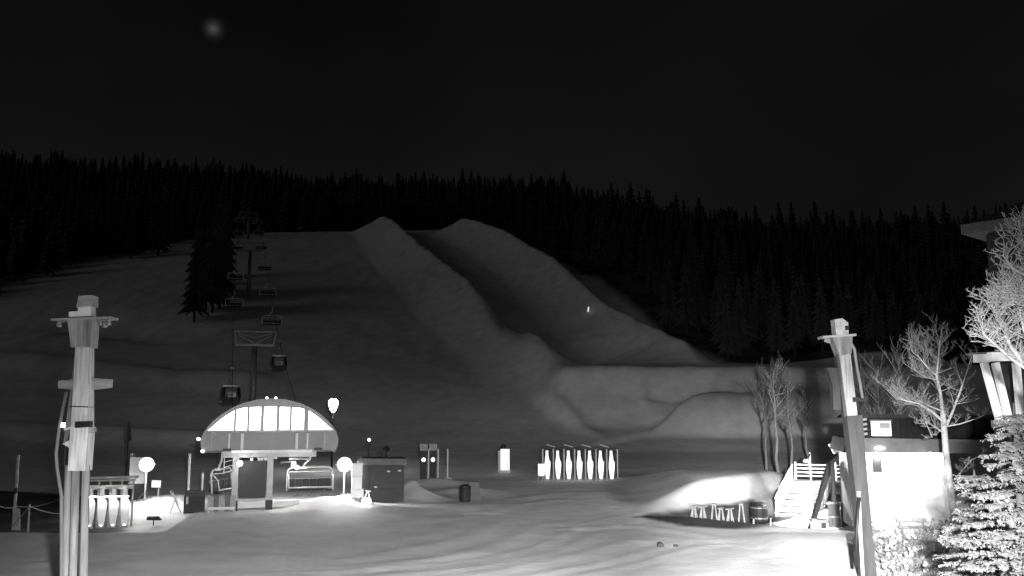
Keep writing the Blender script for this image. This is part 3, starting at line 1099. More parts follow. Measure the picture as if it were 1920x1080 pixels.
# trash drum with things leaning on it
p = P(872, 938, 59.5)
bn = thing('waste_bin', 'black waste bin standing on the plaza below the lane readers', 'bin', (p.x, p.y, H(p.x, p.y) - 0.02))
MB().lathe([(0.3, 0), (0.36, 0.05), (0.36, 0.85), (0.3, 0.92)], 14).build('drum', 'dark_plastic', bn)
MB().lathe([(0.38, 0.9), (0.36, 1.02), (0.12, 1.1)], 14).build('lid', 'dark_plastic', bn)
p = P(888, 932, 60.5)
sa = thing('sandwich_board', 'dim folding board standing behind the black waste bin', 'sign', (p.x, p.y, H(p.x, p.y)), R(25))
MB().bar((0, -0.25, 0), (0, 0.0, 1.15), 0.75, 0.05).build('front_board', 'fascia', sa)
MB().bar((0, 0.3, 0), (0, 0.04, 1.15), 0.75, 0.05).build('rear_board', 'timber_dark', sa)

# crate left of the terminal
p = P(364, 958, 53.8)
ct = thing('storage_crate', 'black storage crate with a frosted top beside the terminal', 'crate', (p.x, p.y, H(p.x, p.y) - 0.03), R(18))
MB().box((0, 0, 0.48), (1.15, 0.8, 0.95)).build('body', 'dark_plastic', ct)
MB().prism([(-0.58, 0.96), (0.58, 0.96), (0.5, 1.25), (-0.48, 1.25)], -0.42, 0.42).build('lid', 'stucco', ct)
MB().box((-0.4, -0.42, 0.75), (0.12, 0.05, 0.4)).build('latch', 'grey_metal', ct)

# barrier panel below the left chair
p = P(415, 962, 53.2)
bp_ = thing('barrier_panel', 'low mottled loading barrier under the chair beside the left column', 'barrier', (p.x, p.y, H(p.x, p.y)), R(12))
for k in range(5):
    MB().box((-0.62 + 0.31 * k, 0, 0.5), (0.29, 0.08, 0.85 + 0.06 * (k % 2))).build('board', 'fascia' if k % 2 else 'weathered_board', bp_)
MB().box((0, -0.06, 0.22), (1.5, 0.05, 0.14)).build('rail', 'white_metal', bp_)
for x in (-0.7, 0.7):
    MB().box((x, 0.05, 0.45), (0.1, 0.1, 1.0)).build('post', 'white_metal', bp_)

# white poles
for u, v0, v1, Y, rr, lb in ((353, 852, 922, 58, 0.075, 'tall white marker pole standing behind the black crate'),
                             (378, 888, 940, 55, 0.06, 'short white pole between the crate and the terminal')):
    a, b_ = P(u, v1, Y), P(u, v0, Y)
    zb = H(a.x, a.y)
    t_ = thing('marker_pole', lb, 'pole', (a.x, a.y, zb))
    MB().tube([(0, 0, -0.1), (0, 0, b_.z - zb)], rr, 8).build('shaft', 'white_panel', t_)
    MB().lathe([(rr * 1.15, 0), (rr * 1.15, 0.08), (rr * 0.5, 0.12)], 8, (0, 0, b_.z - zb)).build('cap', 'grey_metal', t_)
    MB().lathe([(rr * 2.2, -0.04), (rr * 2.0, 0.05), (rr, 0.12)], 10).build('base', 'grey_metal', t_)

# white sign box beside the left floodlight
p = P(257, 935, 61)
wx = thing('sign_box', 'white lit sign box on a dark barrel base behind the left floodlight', 'sign', (p.x, p.y, H(p.x, p.y)), R(12))
MB().lathe([(0.55, 0), (0.58, 0.1), (0.58, 0.9), (0.5, 1.0)], 14).build('base', 'timber_dark', wx)
MB().box((-0.05, 0, 1.85), (0.95, 0.5, 1.7)).build('panel', 'white_panel', wx)
MB().box((-0.45, 0.1, 2.82), (0.2, 0.4, 0.25)).build('top_block', 'weathered_board', wx)
p = P(292, 925, 60.5)
sw = thing('small_sign', 'small white square sign on a post right under the left floodlight', 'sign', (p.x, p.y, H(p.x, p.y)))
MB().box((0, 0, 0.85), (0.6, 0.05, 0.45)).build('board', 'white_panel', sw)
MB().box((0.15, 0.05, 0.35), (0.07, 0.06, 0.8)).build('post', 'white_metal', sw)
p = P(289, 958, 54.5)
st = thing('low_table_sign', 'low dark slanted board on a thin stake in the bright snow', 'sign', (p.x, p.y, H(p.x, p.y)))
MB().prism([(-0.35, 0.32), (0.42, 0.30), (0.18, 0.52), (-0.32, 0.52)], -0.2, 0.2).build('board', 'dark_plastic', st)
MB().box((0, 0, 0.12), (0.05, 0.05, 0.7)).build('stake', 'dark_plastic', st)

# snow gun on a tripod
p = P(328, 925, 58)
gn = thing('snow_gun', 'thin snow lance on a tripod beside the white marker pole', 'snow gun', (p.x, p.y, H(p.x, p.y)))
m = MB()
for k in range(3):
    a = 2 * math.pi * k / 3 + 0.3
    m.tube([(0, 0, 0.75), (0.42 * math.cos(a), 0.42 * math.sin(a), -0.04)], 0.03, 5)
m.build('tripod', 'galvanised', gn)
MB().tube([(0.25, 0, 0.35), (-0.05, 0, 0.95), (-0.2, 0, 1.2)], [0.07, 0.06, 0.09], 8).build('barrel', 'white_metal', gn)
MB().lathe([(0.05, 0), (0.13, 0.04), (0.11, 0.14), (0.04, 0.18)], 10, (-0.2, 0, 1.14)).build('nozzle', 'galvanised', gn)

# hanging banner on a thin pole
a = P(238, 862, 72)
zb = H(a.x, a.y)
bo = thing('banner_pole', 'thin pole with a drooping pale banner behind the canopied gates', 'banner', (a.x, a.y, zb))
hb = P(238, 790, 72).z - zb
MB().tube([(0, 0, -0.1), (0, 0, hb)], 0.05, 6).build('pole', 'black_metal', bo)
MB().prism([(-0.1, hb - 0.3), (0.12, hb - 0.35), (0.28, hb - 1.45), (0.05, hb - 1.55), (-0.12, hb - 1.0)], -0.05, 0.03).build('cloth', 'stucco', bo)

# rope fence far left
fp = []
for u, vb, vt, Y, lb in ((27, 962, 853, 52.5, 'tall pale fence pole with a dark band and square sign at the rope line'),
                         (54, 978, 945, 49.5, 'short white fence stake on the rope line'),
                         (-30, 975, 925, 51, 'short fence stake at the far end of the rope line'),
                         (116, 965, 930, 52, 'short fence stake hidden beside the timber lamp post')):
    a = P(u, vb, Y)
    zb = H(a.x, a.y)
    h = P(u, vt, Y).z - zb
    t_ = thing('fence_post', lb, 'post', (a.x, a.y, zb), 0)
    MB().tube([(0, 0, -0.1), (-0.02, 0, h)], 0.085 if h > 2 else 0.05, 8).build('shaft', 'weathered_board', t_)
    if h > 2:
        MB().lathe([(0.1, h * 0.48), (0.1, h * 0.56)], 8).build('band', 'black_metal', t_)
        MB().prism([(-0.05, h * 0.3), (0.36, h * 0.28), (0.45, -0.0), (0.15, -0.12)], -0.16, -0.1).build('sign', 'weathered_board', t_)
    fp.append((Vector((a.x, a.y, zb)), h))


def sag(a, b_, s):
    return [a.lerp(b_, k / 10) - Vector((0, 0, 4 * s * (k / 10) * (1 - k / 10))) for k in range(11)]


def top(i, f):
    return fp[i][0] + Vector((0, -0.1, fp[i][1] * f))


for a, b_, s, lb in ((top(2, 0.95), top(0, 0.30), 0.25, 'slack pale rope rising from the far stake to the tall fence pole'),
                     (top(0, 0.32), top(3, 0.95), 0.22, 'upper slack rope between the tall fence pole and the timber post'),
                     (top(0, 0.06), top(1, 0.93), 0.04, 'short low rope between the tall fence pole and white stake'),
                     (top(1, 0.95), top(3, 0.5), 0.1, 'lower slack rope between the white stake and the timber post')):
    tag(MB().tube(sag(a, b_, s), 0.025, 5).build('fence_rope', 'rope'), lb, 'rope')


# ------------------------------------------------------------------ the two tall timber lamp posts
def px_part(name, m_, parent, base, Y, poly, y0, y1, label=None):
    pts = [(P(u, v, Y).x - base.x, P(u, v, Y).z - base.z) for u, v in poly]
    return MB().prism(pts, y0, y1).build(name, m_, parent, label=label)


def px_tube(name, m_, parent, base, Y, pts, rs, n=10, dy=0.0):
    q = [Vector((P(u, v, Y).x - base.x, dy, P(u, v, Y).z - base.z)) for u, v in pts]
    return MB().tube(q, rs, n).build(name, m_, parent, smooth=True)


def place(u, Y):
    x = P(u, 1080, Y).x
    return Vector((x, Y, H(x, Y)))


YL = 23.5
bl = place(139, YL)
pl_ = thing('timber_lamp_post', 'tall timber mast of three bound poles with box top and plank crossarm', 'mast', bl, 0, 'timber masts on the plaza')
below = 1190
for u0, u1, y_, mt in ((122, 127, 0.05, 'timber_post'), (140, 146, -0.10, 'timber_post'), (155, 160, 0.04, 'timber_post')):
    px_tube('pole', mt, pl_, bl, YL, [(u0 - 3, below), (u0, 1080), (u1, 872)], [0.105, 0.1, 0.098], 12, y_)
px_part('sleeve', 'timber_pale', pl_, bl, YL, [(139, 800), (172, 800), (166, 882), (134, 882)], -0.2, 0.2)
px_part('gusset', 'timber_pale', pl_, bl, YL, [(139, 806), (141, 806), (140, 862), (137, 878), (136, 850), (130, 838), (119, 832), (131, 826), (137, 818)], -0.06, 0.06)
px_part('trunk', 'timber_pale', pl_, bl, YL, [(147, 652), (171, 652), (171, 802), (138, 802), (141, 760), (144, 700)], -0.17, 0.17)
px_part('strap', 'black_metal', pl_, bl, YL, [(139, 761), (171, 762), (171, 764), (139, 763)], -0.185, 0.185)
px_part('flared_head', 'timber_post', pl_, bl, YL, [(133, 600), (180, 598), (176, 652), (140, 652), (138, 630)], -0.22, 0.22)
px_part('crossarm', 'plank_grey', pl_, bl, YL, [(104, 599), (215, 595), (215, 599), (104, 603)], -0.25, 0.25)
px_part('equipment_box', 'white_metal', pl_, bl, YL, [(136, 586), (153, 585), (153, 576), (176, 575), (177, 594), (136, 596)], -0.2, 0.1)
px_part('camera_housing', 'plank_grey', pl_, bl, YL, [(155, 557), (178, 555), (178, 576), (150, 578)], -0.22, 0.2)
px_part('plank', 'plank_grey', pl_, bl, YL, [(108, 714), (143, 711), (143, 731), (108, 728)], 0.02, 0.1)
px_part('plank', 'plank_grey', pl_, bl, YL, [(171, 709), (209, 711), (208, 727), (170, 731)], 0.02, 0.1)
px_part('back_board', 'timber', pl_, bl, YL, [(136, 640), (147, 640), (134, 800), (116, 830), (112, 830), (124, 740)], 0.19, 0.28)
px_part('bracket', 'black_metal', pl_, bl, YL, [(153, 790), (180, 789), (180, 800), (153, 802)], -0.35, -0.18)
px_part('bracket_tip', 'plank_grey', pl_, bl, YL, [(171, 802), (181, 802), (181, 810), (171, 812)], -0.15, 0.0)
px_tube('strut', 'timber', pl_, bl, YL, [(125, 735), (112, 800), (106, 850), (108, 878), (116, 930), (116, 1080), (114, below)], 0.045, 7, -0.02)
px_tube('cable', 'dark_plastic', pl_, bl, YL, [(134, 780), (116, 840), (113, 870), (122, 930), (124, 1080), (124, below)], 0.02, 6, 0.2)
for u, v in ((190, 606), (198, 610), (205, 606), (113, 609)):
    q = P(u, v, YL) - bl
    MB().lathe([(0.03, 0.11), (0.06, 0.08), (0.075, -0.02), (0.06, -0.06)], 10, (q.x, -0.05, q.z)).build('insulator', 'grey_metal', pl_)
q = P(122, 797, YL) - bl
MB().box((q.x, -0.1, q.z), (0.06, 0.1, 0.12)).build('junction_light', 'lamp_small', pl_)
px_part('collar', 'timber_pale', pl_, bl, YL, [(124, 803), (150, 797), (150, 802), (124, 807)], -0.12, -0.05)

YR = 31.0
br = place(1624, YR)
pr = thing('timber_lamp_post', 'leaning timber mast with a dark lower sleeve standing before the white kiosk', 'mast', br, 0, 'timber masts on the plaza')
px_part('lower_sleeve', 'timber_dark', pr, br, YR, [(1583, 780), (1612, 778), (1622, 900), (1630, 990), (1640, 1090), (1616, 1090), (1606, 985), (1596, 890)], -0.24, 0.24)
px_part('trunk', 'timber_post', pr, br, YR, [(1570, 664), (1591, 662), (1604, 778), (1586, 782)], -0.18, 0.18)
px_part('side_board', 'timber_dark', pr, br, YR, [(1566, 668), (1571, 666), (1587, 782), (1581, 782)], -0.1, 0.14)
px_part('flared_head', 'timber', pr, br, YR, [(1556, 632), (1594, 628), (1592, 664), (1570, 668)], -0.24, 0.24)
px_part('crossarm', 'plank_grey', pr, br, YR, [(1538, 631), (1600, 627), (1600, 631), (1538, 635)], -0.28, 0.28)
px_part('camera_housing', 'weathered_board', pr, br, YR, [(1561, 600), (1575, 598), (1586, 606), (1587, 627), (1564, 630)], -0.22, 0.2)
px_part('lens_block', 'black_metal', pr, br, YR, [(1580, 612), (1587, 612), (1587, 620), (1580, 620)], -0.26, -0.2)
px_part('dark_panel', 'timber_dark', pr, br, YR, [(1550, 690), (1560, 722), (1562, 768), (1576, 768), (1572, 690)], -0.06, 0.2)
px_part('bracket', 'black_metal', pr, br, YR, [(1594, 745), (1618, 748), (1618, 753), (1595, 754)], -0.4, -0.2)
px_tube('strut', 'timber', pr, br, YR, [(1590, 636), (1601, 655), (1606, 690), (1612, 720), (1617, 750)], 0.055, 7, -0.05)
px_tube('prop', 'black_metal', pr, br, YR, [(1604, 930), (1600, 990), (1598, 1060)], 0.06, 7, -0.32)
px_tube('conduit', 'white_metal', pr, br, YR, [(1604, 920), (1606, 975), (1612, 1080)], 0.06, 7, -0.28)
for u, v in ((1548, 638), (1553, 640)):
    q = P(u, v, YR) - br
    MB().lathe([(0.03, 0.11), (0.06, 0.08), (0.075, -0.02), (0.06, -0.06)], 10, (q.x, -0.05, q.z)).build('insulator', 'grey_metal', pr)

# ------------------------------------------------------------------ kiosk on the right
kp = P(1694, 988, 45.5)
kz = H(kp.x, kp.y)
ki = thing('white_kiosk', 'bright white walled kiosk with a dark boarded upper storey behind the aspen', 'kiosk', (kp.x, kp.y, kz - 0.05), R(-12))
HZ = P(1694, 846, 45.5).z - kz
MB().box((0.0, 2.0, HZ / 2), (4.6, 4.0, HZ)).build('wall', 'kiosk_wall', ki)
MB().prism([(-2.7, HZ), (6.2, HZ), (6.2, HZ + 0.62), (-2.5, HZ + 0.7)], -0.55, 4.5).build('fascia_roof', 'fascia', ki)
up0 = HZ + 0.68
m = MB().box((2.0, 2.2, up0 + 0.5), (8.0, 3.6, 1.0))
m.build('upper_wall', 'black_board', ki)
for k in range(26):
    MB().box((-1.85 + k * 0.31, 0.36, up0 + 0.5), (0.27, 0.05, 1.02)).build('board', 'black_board', ki)
MB().prism([(-2.3, up0 + 1.0), (6.3, up0 + 1.0), (6.2, up0 + 1.18), (-2.1, up0 + 1.18)], -0.1, 4.4).build('roof', 'roofing', ki)
wn = MB().box((-0.72, 0.31, up0 + 0.47), (0.92, 0.05, 0.72)).build('upper_window', 'lit_window', ki)
MB().box((-0.55, 0.27, up0 + 0.62), (0.5, 0.04, 0.28)).build('window_shade', 'grey_metal', wn)
MB().box((-0.72, 0.29, up0 + 0.87), (1.05, 0.08, 0.08)).build('lintel', 'timber', wn)
m = MB()
for k in range(4):
    m.bar((-2.15, 0.2, up0 + 0.1 + 0.24 * k), (-1.4, 0.2, up0 + 0.22 + 0.24 * k), 0.08, 0.12)
m.build('stacked_logs', 'weathered_board', ki)
dr = MB().box((-1.06, -0.03, HZ - 0.55), (0.42, 0.08, 0.85)).build('window', 'black_metal', ki)
MB().box((-1.9, -0.03, HZ - 0.5), (0.13, 0.06, 0.3)).build('vent', 'black_metal', ki)
MB().box((0.6, -0.03, 1.05), (0.9, 0.05, 2.05)).build('door', 'white_panel', ki)
MB().box((0.28, -0.08, 1.05), (0.06, 0.08, 0.14)).build('door_handle', 'grey_metal', ki)
wl = MB().lathe([(0.05, 0.1), (0.2, 0.06), (0.27, -0.02), (0.1, -0.07)], 14, (-1.0, -0.66, HZ + 0.22)).build('wall_lamp', 'lamp_small', ki)
lamp_point('kiosk_wall_light', (-1.0, -0.45, HZ - 0.22), 160, 0.2, ki)
lamp_point('kiosk_porch_light', (1.1, -0.45, HZ - 0.22), 420, 0.2, ki)
MB().lathe([(0.06, 0.1), (0.18, 0.02), (0.16, -0.05)], 12, (1.3, -0.5, HZ - 0.06)).build('porch_lamp', 'lamp_small', ki)
for k in range(4):
    MB().box((-1.9, -0.42, 0.15 + 0.26 * k), (1.0 - 0.05 * k, 0.7 - 0.12 * k, 0.09)).build('step', 'weathered_board', ki)
# low items before the kiosk
for u, v, Y, lb, nm in ((1712, 972, 43, 'low bench half buried in snow before the white kiosk wall', 'snowy_bench'),):
    p = P(u, v, Y)
    bz = thing(nm, lb, 'bench', (p.x, p.y, H(p.x, p.y)), R(-10))
    for k in range(3):
        MB().box((0, -0.18 + 0.18 * k, 0.45), (1.3, 0.15, 0.05)).build('seat_slat', 'weathered_board', bz)
    for x in (-0.5, 0.5):
        MB().box((x, 0, 0.2), (0.08, 0.45, 0.44)).build('leg', 'grey_metal', bz)
    MB().box((0, 0.27, 0.75), (1.3, 0.05, 0.18)).build('backrest', 'weathered_board', bz)
    for x in (-0.5, 0.5):
        MB().box((x, 0.25, 0.62), (0.06, 0.05, 0.4)).build('back_post', 'grey_metal', bz)

# ------------------------------------------------------------------ deck stairs left of the kiosk
sp0 = P(1492, 926, 56)
sz = H(sp0.x, sp0.y)
sta = thing('deck_stairs', 'flight of pale wooden stairs with slatted rails beside the white kiosk', 'stairs', (sp0.x, sp0.y, sz - 0.05), R(-24))
NS = 11
for k in range(NS):
    MB().box((0.12 * k * 0.5, 0.3 * k, 0.17 * (k + 1) - 0.04), (2.3, 0.32, 0.07)).build('tread', 'white_metal', sta)
for k in range(0, NS, 2):
    MB().box((0.12 * k * 0.5, 0.3 * k + 0.15, 0.17 * k + 0.05), (2.2, 0.04, 0.2)).build('riser', 'weathered_board', sta)
for s in (-1, 1):
    a = Vector((s * 1.2, -0.2, 0.0))
    b_ = Vector((s * 1.2 + 0.06 * NS, 0.3 * NS, 0.17 * NS))
    MB().bar(a + Vector((0, 0, 0.1)), b_ + Vector((0, 0, 0.05)), 0.08, 0.3).build('stringer', 'white_metal', sta)
    MB().bar(a + Vector((0, 0, 1.05)), b_ + Vector((0, 0, 1.05)), 0.1, 0.1).build('handrail', 'white_metal', sta)
    for k in range(5):
        q = a.lerp(b_, (k + 0.3) / 4.6)
        MB().box(q + Vector((0, 0, 0.55)), (0.1, 0.1, 1.1)).build('rail_post', 'white_metal', sta)
    for j in range(3):
        MB().bar(a + Vector((0, 0, 0.35 + 0.22 * j)), b_ + Vector((0, 0, 0.35 + 0.22 * j)), 0.05, 0.12).build('rail_slat', 'white_metal', sta)
dz = 0.17 * NS
MB().box((1.5, 0.3 * NS + 1.1, dz - 0.06), (5.2, 2.2, 0.14)).build('landing', 'weathered_board', sta)
for x in (-0.6, 0.35, 1.9, 3.6):
    MB().box((x, 0.3 * NS + 2.05, dz + 0.55), (0.13, 0.13, 1.2)).build('rail_post', 'white_metal', sta)
for j in range(4):
    MB().box((1.5, 0.3 * NS + 2.05, dz + 0.25 + 0.24 * j), (4.3, 0.05, 0.1)).build('rail_slat', 'white_metal', sta)
for x in (1.9, 3.9):
    MB().box((x, 0.3 * NS + 0.3, dz / 2), (0.16, 0.16, dz)).build('support_post', 'timber_dark', sta)
lamp_point('stair_light', (0.6, 0.6, 3.1), 4200, 0.15, sta)
MB().box((0.6, 3.0, 1.95), (0.12, 0.12, 3.6)).build('lamp_post', 'timber', sta)
MB().bar((0.6, 3.0, 3.6), (0.6, 0.7, 3.35), 0.08, 0.08).build('lamp_arm', 'timber', sta)
MB().lathe([(0.05, 0.12), (0.15, 0.03), (0.14, -0.03)], 12, (0.6, 0.65, 3.28)).build('stair_lamp', 'lamp_small', sta)

# dark diagonal timber ramp with pale board
a = P(1515, 936, 51)
rm = thing('timber_ramp_rail', 'dark slanting timber rail with a pale board at its head before the kiosk', 'railing', (a.x, a.y, H(a.x, a.y)))
q1, q2, q3 = P(1556, 868, 51.5) - Vector(rm.location), P(1562, 842, 51.5) - Vector(rm.location), P(1600, 818, 51.5) - Vector(rm.location)
MB().bar((0, 0, -0.05), q1, 0.2, 0.26).build('brace', 'timber_dark', rm)
MB().bar(q2 + Vector((-0.1, 0, 0.0)), q3, 0.16, 0.62).build('head_board', 'white_panel', rm)
MB().bar(q2 + Vector((-0.1, 0.15, -0.75)), q3 + Vector((0, 0.15, -0.62)), 0.16, 0.2).build('lower_beam', 'timber', rm)
MB().box((q1.x + 0.05, 0.3, q1.z / 2), (0.2, 0.2, q1.z)).build('post', 'timber', rm)
MB().box((q3.x, 0.3, q3.z / 2), (0.2, 0.2, q3.z)).build('post', 'timber', rm)

p = P(1533, 944, 50)
bx_ = thing('snow_bucket', 'white tub with a dark notch in its rim at the foot of the stairs', 'tub', (p.x, p.y, H(p.x, p.y)))
MB().lathe([(0.3, 0), (0.42, 0.1), (0.46, 0.62), (0.42, 0.66)], 14).build('tub', 'white_panel', bx_)
MB().box((0.12, -0.40, 0.48), (0.26, 0.1, 0.3)).build('notch', 'hut_wall', bx_)
MB().box((0, 0, 0.72), (0.9, 0.7, 0.1)).build('lid', 'weathered_board', bx_)
p = P(1575, 942, 49.5)
lt = thing('lattice_skirt', 'grey board skirting panel closing the space below the deck', 'panel', (p.x, p.y, H(p.x, p.y)), R(-6))
for k in range(6):
    MB().box((-0.55 + 0.22 * k, 0, 0.62), (0.2, 0.05, 1.2 + 0.03 * (k % 3))).build('board', 'fascia', lt)
MB().box((0, -0.05, 1.28), (1.45, 0.12, 0.1)).build('cap_rail', 'weathered_board', lt)
MB().box((0, -0.05, 0.55), (1.45, 0.06, 0.08)).build('mid_rail', 'weathered_board', lt)

# dark barrel bin by the stairs
p = P(1423, 952, 56)
zb = H(p.x, p.y)
bb = thing('barrel_bin', 'dark round barrel bin at the foot of the wooden stairs', 'bin', (p.x, p.y, zb))
MB().lathe([(0.42, 0), (0.5, 0.15), (0.52, 0.7), (0.5, 1.05), (0.42, 1.2), (0.2, 1.26)], 16).build('drum', 'dark_plastic', bb)
MB().lathe([(0.53, 0.28), (0.53, 0.36)], 16).build('hoop', 'grey_metal', bb)
MB().lathe([(0.53, 0.9), (0.53, 0.96)], 16).build('hoop', 'grey_metal', bb)

# ski racks in the dip: a row of A frames
rng_r = random.Random(4)
for i in range(6):
    u = rng_r.uniform(-3, 3) + 1303 + 17.0 * i
    p = P(u, 972 + 0.6 * i, 50.3 - 0.35 * i)
    zr = H(p.x, p.y)
    zr = max(zr, -1.2)
    rk = thing('ski_rack', ('white A frame ski rack in the dip, %s from the dark barrel bin' % ('sixth', 'fifth', 'fourth', 'third', 'second', 'first')[i]), 'ski rack', (p.x, p.y, zr), R(-25 + rng_r.uniform(-14, 14)), 'ski racks in the dip')
    hr = max(0.9, P(u, 938, 50.3 - 0.35 * i).z - zr) * rng_r.uniform(0.74, 0.95)
    for s in (-1, 1):
        MB().bar((s * 0.25, -0.3, 0), (s * 0.05, 0.0, hr), 0.05, 0.06).build('leg', 'weathered_board', rk)
        MB().bar((s * 0.25, 0.3, 0), (s * 0.05, 0.0, hr), 0.05, 0.06).build('leg', 'weathered_board', rk)
    MB().box((0, 0, hr), (0.2, 0.7, 0.06)).build('top_rail', 'weathered_board', rk)
    MB().box((0, -0.15, hr * 0.45), (0.34, 0.05, 0.05)).build('crossbar', 'weathered_board', rk)
for u, Y, lb in ((1412, 50.5, 'thin white stake beside the dark barrel bin'), (1444, 51, 'second thin white stake between the barrel bin and stairs')):
    p = P(u, 970, Y)
    zb = H(p.x, p.y)
    t_ = thing('snow_stake', lb, 'stake', (p.x, p.y, zb))
    MB().tube([(0, 0, -0.1), (0.03, 0, 1.0)], 0.035, 6).build('shaft', 'white_metal', t_)
    MB().lathe([(0.045, 0.9), (0.045, 1.02)], 6, (0.03, 0, 0)).build('tip', 'black_metal', t_)

# clods on the groomed plaza
for u, v, r_, lb in ((1238, 1026, 0.16, 'larger dark clod of icy snow lying alone on the groomed plaza'), (1267, 1024, 0.1, 'smaller dark clod beside the larger icy clod on the plaza')):
    p = G(u, v)
    bmm = bmesh.new()
    bmesh.ops.create_icosphere(bmm, subdivisions=2, radius=r_)
    for vv in bmm.verts:
        vv.co = Vector((vv.co.x * rng_r.uniform(0.8, 1.25), vv.co.y * rng_r.uniform(0.8, 1.2), vv.co.z * rng_r.uniform(0.6, 0.95)))
    ms = bpy.data.meshes.new('snow_clod')
    bmm.to_mesh(ms)
    bmm.free()
    ms.materials.append(MATS['stucco'])
    o = bpy.data.objects.new('snow_clod', ms)
    col.objects.link(o)
    o.location = (p.x, p.y, H(p.x, p.y) + r_ * 0.4)
    tag(o, lb, 'clod')

# skier's light dot in the pipe: a marker wand whose tip glows by emission, not reflection
p = P(1102, 614, 172)
zb = H(p.x, p.y)
wd_ = thing('marker_wand', 'lone bright marker wand on the floor of the halfpipe', 'marker', (p.x, p.y, zb))
MB().tube([(0, 0, -0.1), (0.1, 0, 0.6)], 0.05, 6).build('stick', 'galvanised', wd_)
MB().tube([(0.1, 0, 0.6), (0.2, 0, 1.5)], 0.14, 6).build('glow_tip', 'emit_panel', wd_)

# ------------------------------------------------------------------ lodge at the right edge
lc = P(1868, 700, 27)
lz = H(lc.x, lc.y)
AX = Vector((0.66, -0.75, 0)).normalized()
lo = thing('lodge', 'dark stuccoed lodge with a deep hipped eave and timber balcony brackets', 'lodge', (lc.x, lc.y, lz), math.atan2(AX.y, AX.x))
eave_z = P(1868, 440, 27).z - lz
MB().box((4.5, 5, eave_z / 2), (9, 10, eave_z)).build('wall', 'lodge_wall', lo)
ov = 0.5
rb = MB()
z0_, z1_ = eave_z + 0.02, eave_z + 0.28
A4 = [(-ov, -ov), (9 + ov, -ov), (9 + ov, 10 + ov), (-ov, 10 + ov)]
ridge_ = [(4.5, 4.0), (4.5, 6.0)]
vs_ = [(x, y, z0_) for x, y in A4] + [(x, y, z1_) for x, y in A4] + [(4.5, 4.0, z1_ + 2.6), (4.5, 6.0, z1_ + 2.6)]
rb.add(vs_, [(3, 2, 1, 0), (0, 1, 5, 4), (1, 2, 6, 5), (2, 3, 7, 6), (3, 0, 4, 7), (4, 5, 8), (5, 6, 9, 8), (6, 7, 9), (7, 4, 8, 9)])
rb.build('roof', 'timber_dark', lo)
MB().box((4.5, -ov - 0.03, z0_ + 0.13), (9 + 2 * ov, 0.05, 0.3)).build('gutter', 'stucco', lo)
for k in range(3):
    wv = MB().box((2.0 + 2.4 * k, -0.02, eave_z - 2.0), (1.1, 0.06, 1.4)).build('window', 'black_metal', lo)
    MB().box((2.0 + 2.4 * k, -0.05, eave_z - 2.0), (1.25, 0.05, 0.06)).build('glazing_bar', 'fascia', wv)
    MB().box((2.0 + 2.4 * k, -0.06, eave_z - 2.75), (1.4, 0.12, 0.1)).build('sill', 'fascia', wv)
for k in range(2):
    MB().box((1.0, -0.02, eave_z - 1.6 + 0.0 - 4.2 * k), (0.5, 0.05, 1.6)).build('shutter', 'timber_dark', lo)
# balcony brackets standing off the corner
bk = thing('timber_pergola', 'floodlit heavy timber pergola beam with slanted struts beside the lodge', 'pergola', (P(1862, 672, 25).x, 25, H(P(1862, 672, 25).x, 25)))
o_ = Vector(bk.location)
MB().bar(P(1829, 672, 25) - o_, P(1852, 672, 25) - o_, 0.26, 0.22).build('beam_end', 'white_panel', bk)
MB().bar(P(1855, 669, 24.7) - o_, P(1935, 668, 24.7) - o_, 0.26, 0.24).build('beam', 'white_panel', bk)
for u0, u1 in ((1845, 1876), (1866, 1893), (1905, 1915)):
    MB().bar(P(u0, 680, 25) - o_, P(u1, 795, 25) - o_, 0.16, 0.16).build('strut', 'white_panel', bk)
MB().bar(P(1876, 795, 25) - o_, Vector((P(1878, 795, 25) - o_).to_2d().to_3d()), 0.25, 0.25).build('post', 'timber_dark', bk)
MB().bar(P(1915, 795, 25) - o_, Vector((P(1917, 795, 25) - o_).to_2d().to_3d()), 0.25, 0.25).build('post', 'timber_dark', bk)
MB().bar(P(1862, 795, 25) - o_, P(1935, 795, 25) - o_, 0.2, 0.2).build('lower_beam', 'timber', bk)
MB().bar(P(1820, 664, 25.3) - o_, P(1935, 660, 25.3) - o_, 0.5, 0.06).build('deck_edge', 'timber', bk)


# ------------------------------------------------------------------ bare trees
def grow(mb, p, d, L, r, depth, rng, spread=0.7, kids=4, up=0.15, n=5):
    pts, rs = [p.copy()], [r]
    seg = 4 if depth > 1 else 3
    q, dd = p.copy(), d.normalized()
    for k in range(seg):
        dd = (dd + Vector((rng.uniform(-1, 1), rng.uniform(-1, 1), rng.uniform(-0.6, 1) * 1.0)) * 0.13 + Vector((0, 0, up * 0.2))).normalized()
        q = q + dd * (L / seg)
        pts.append(q.copy())
        rs.append(r * (1 - 0.72 * (k + 1) / seg))
    mb.tube(pts, rs, n if depth > 1 else 3, cap=False)
    if depth <= 0:
        return
    for k in range(kids):
        f = 0.25 + 0.75 * (k + rng.random() * 0.8) / kids
        f = min(f, 0.99)
        i = min(int(f * seg), seg - 1)
        o = pts[i].lerp(pts[i + 1], f * seg - i)
        ax = Vector((rng.uniform(-1, 1), rng.uniform(-1, 1), rng.uniform(-0.4, 0.8))).normalized()
        nd = (dd * (1 - spread) + ax * spread + Vector((0, 0, up))).normalized()
        grow(mb, o, nd, L * rng.uniform(0.32, 0.55), max(r * 0.42, 0.006), depth - 1, rng, spread, kids, up, n)


def stem(mb, pts, r0, r1, n=8):
    m_ = len(pts)
    mb.tube(pts, [r0 + (r1 - r0) * k / (m_ - 1) for k in range(m_)], n, cap=False)


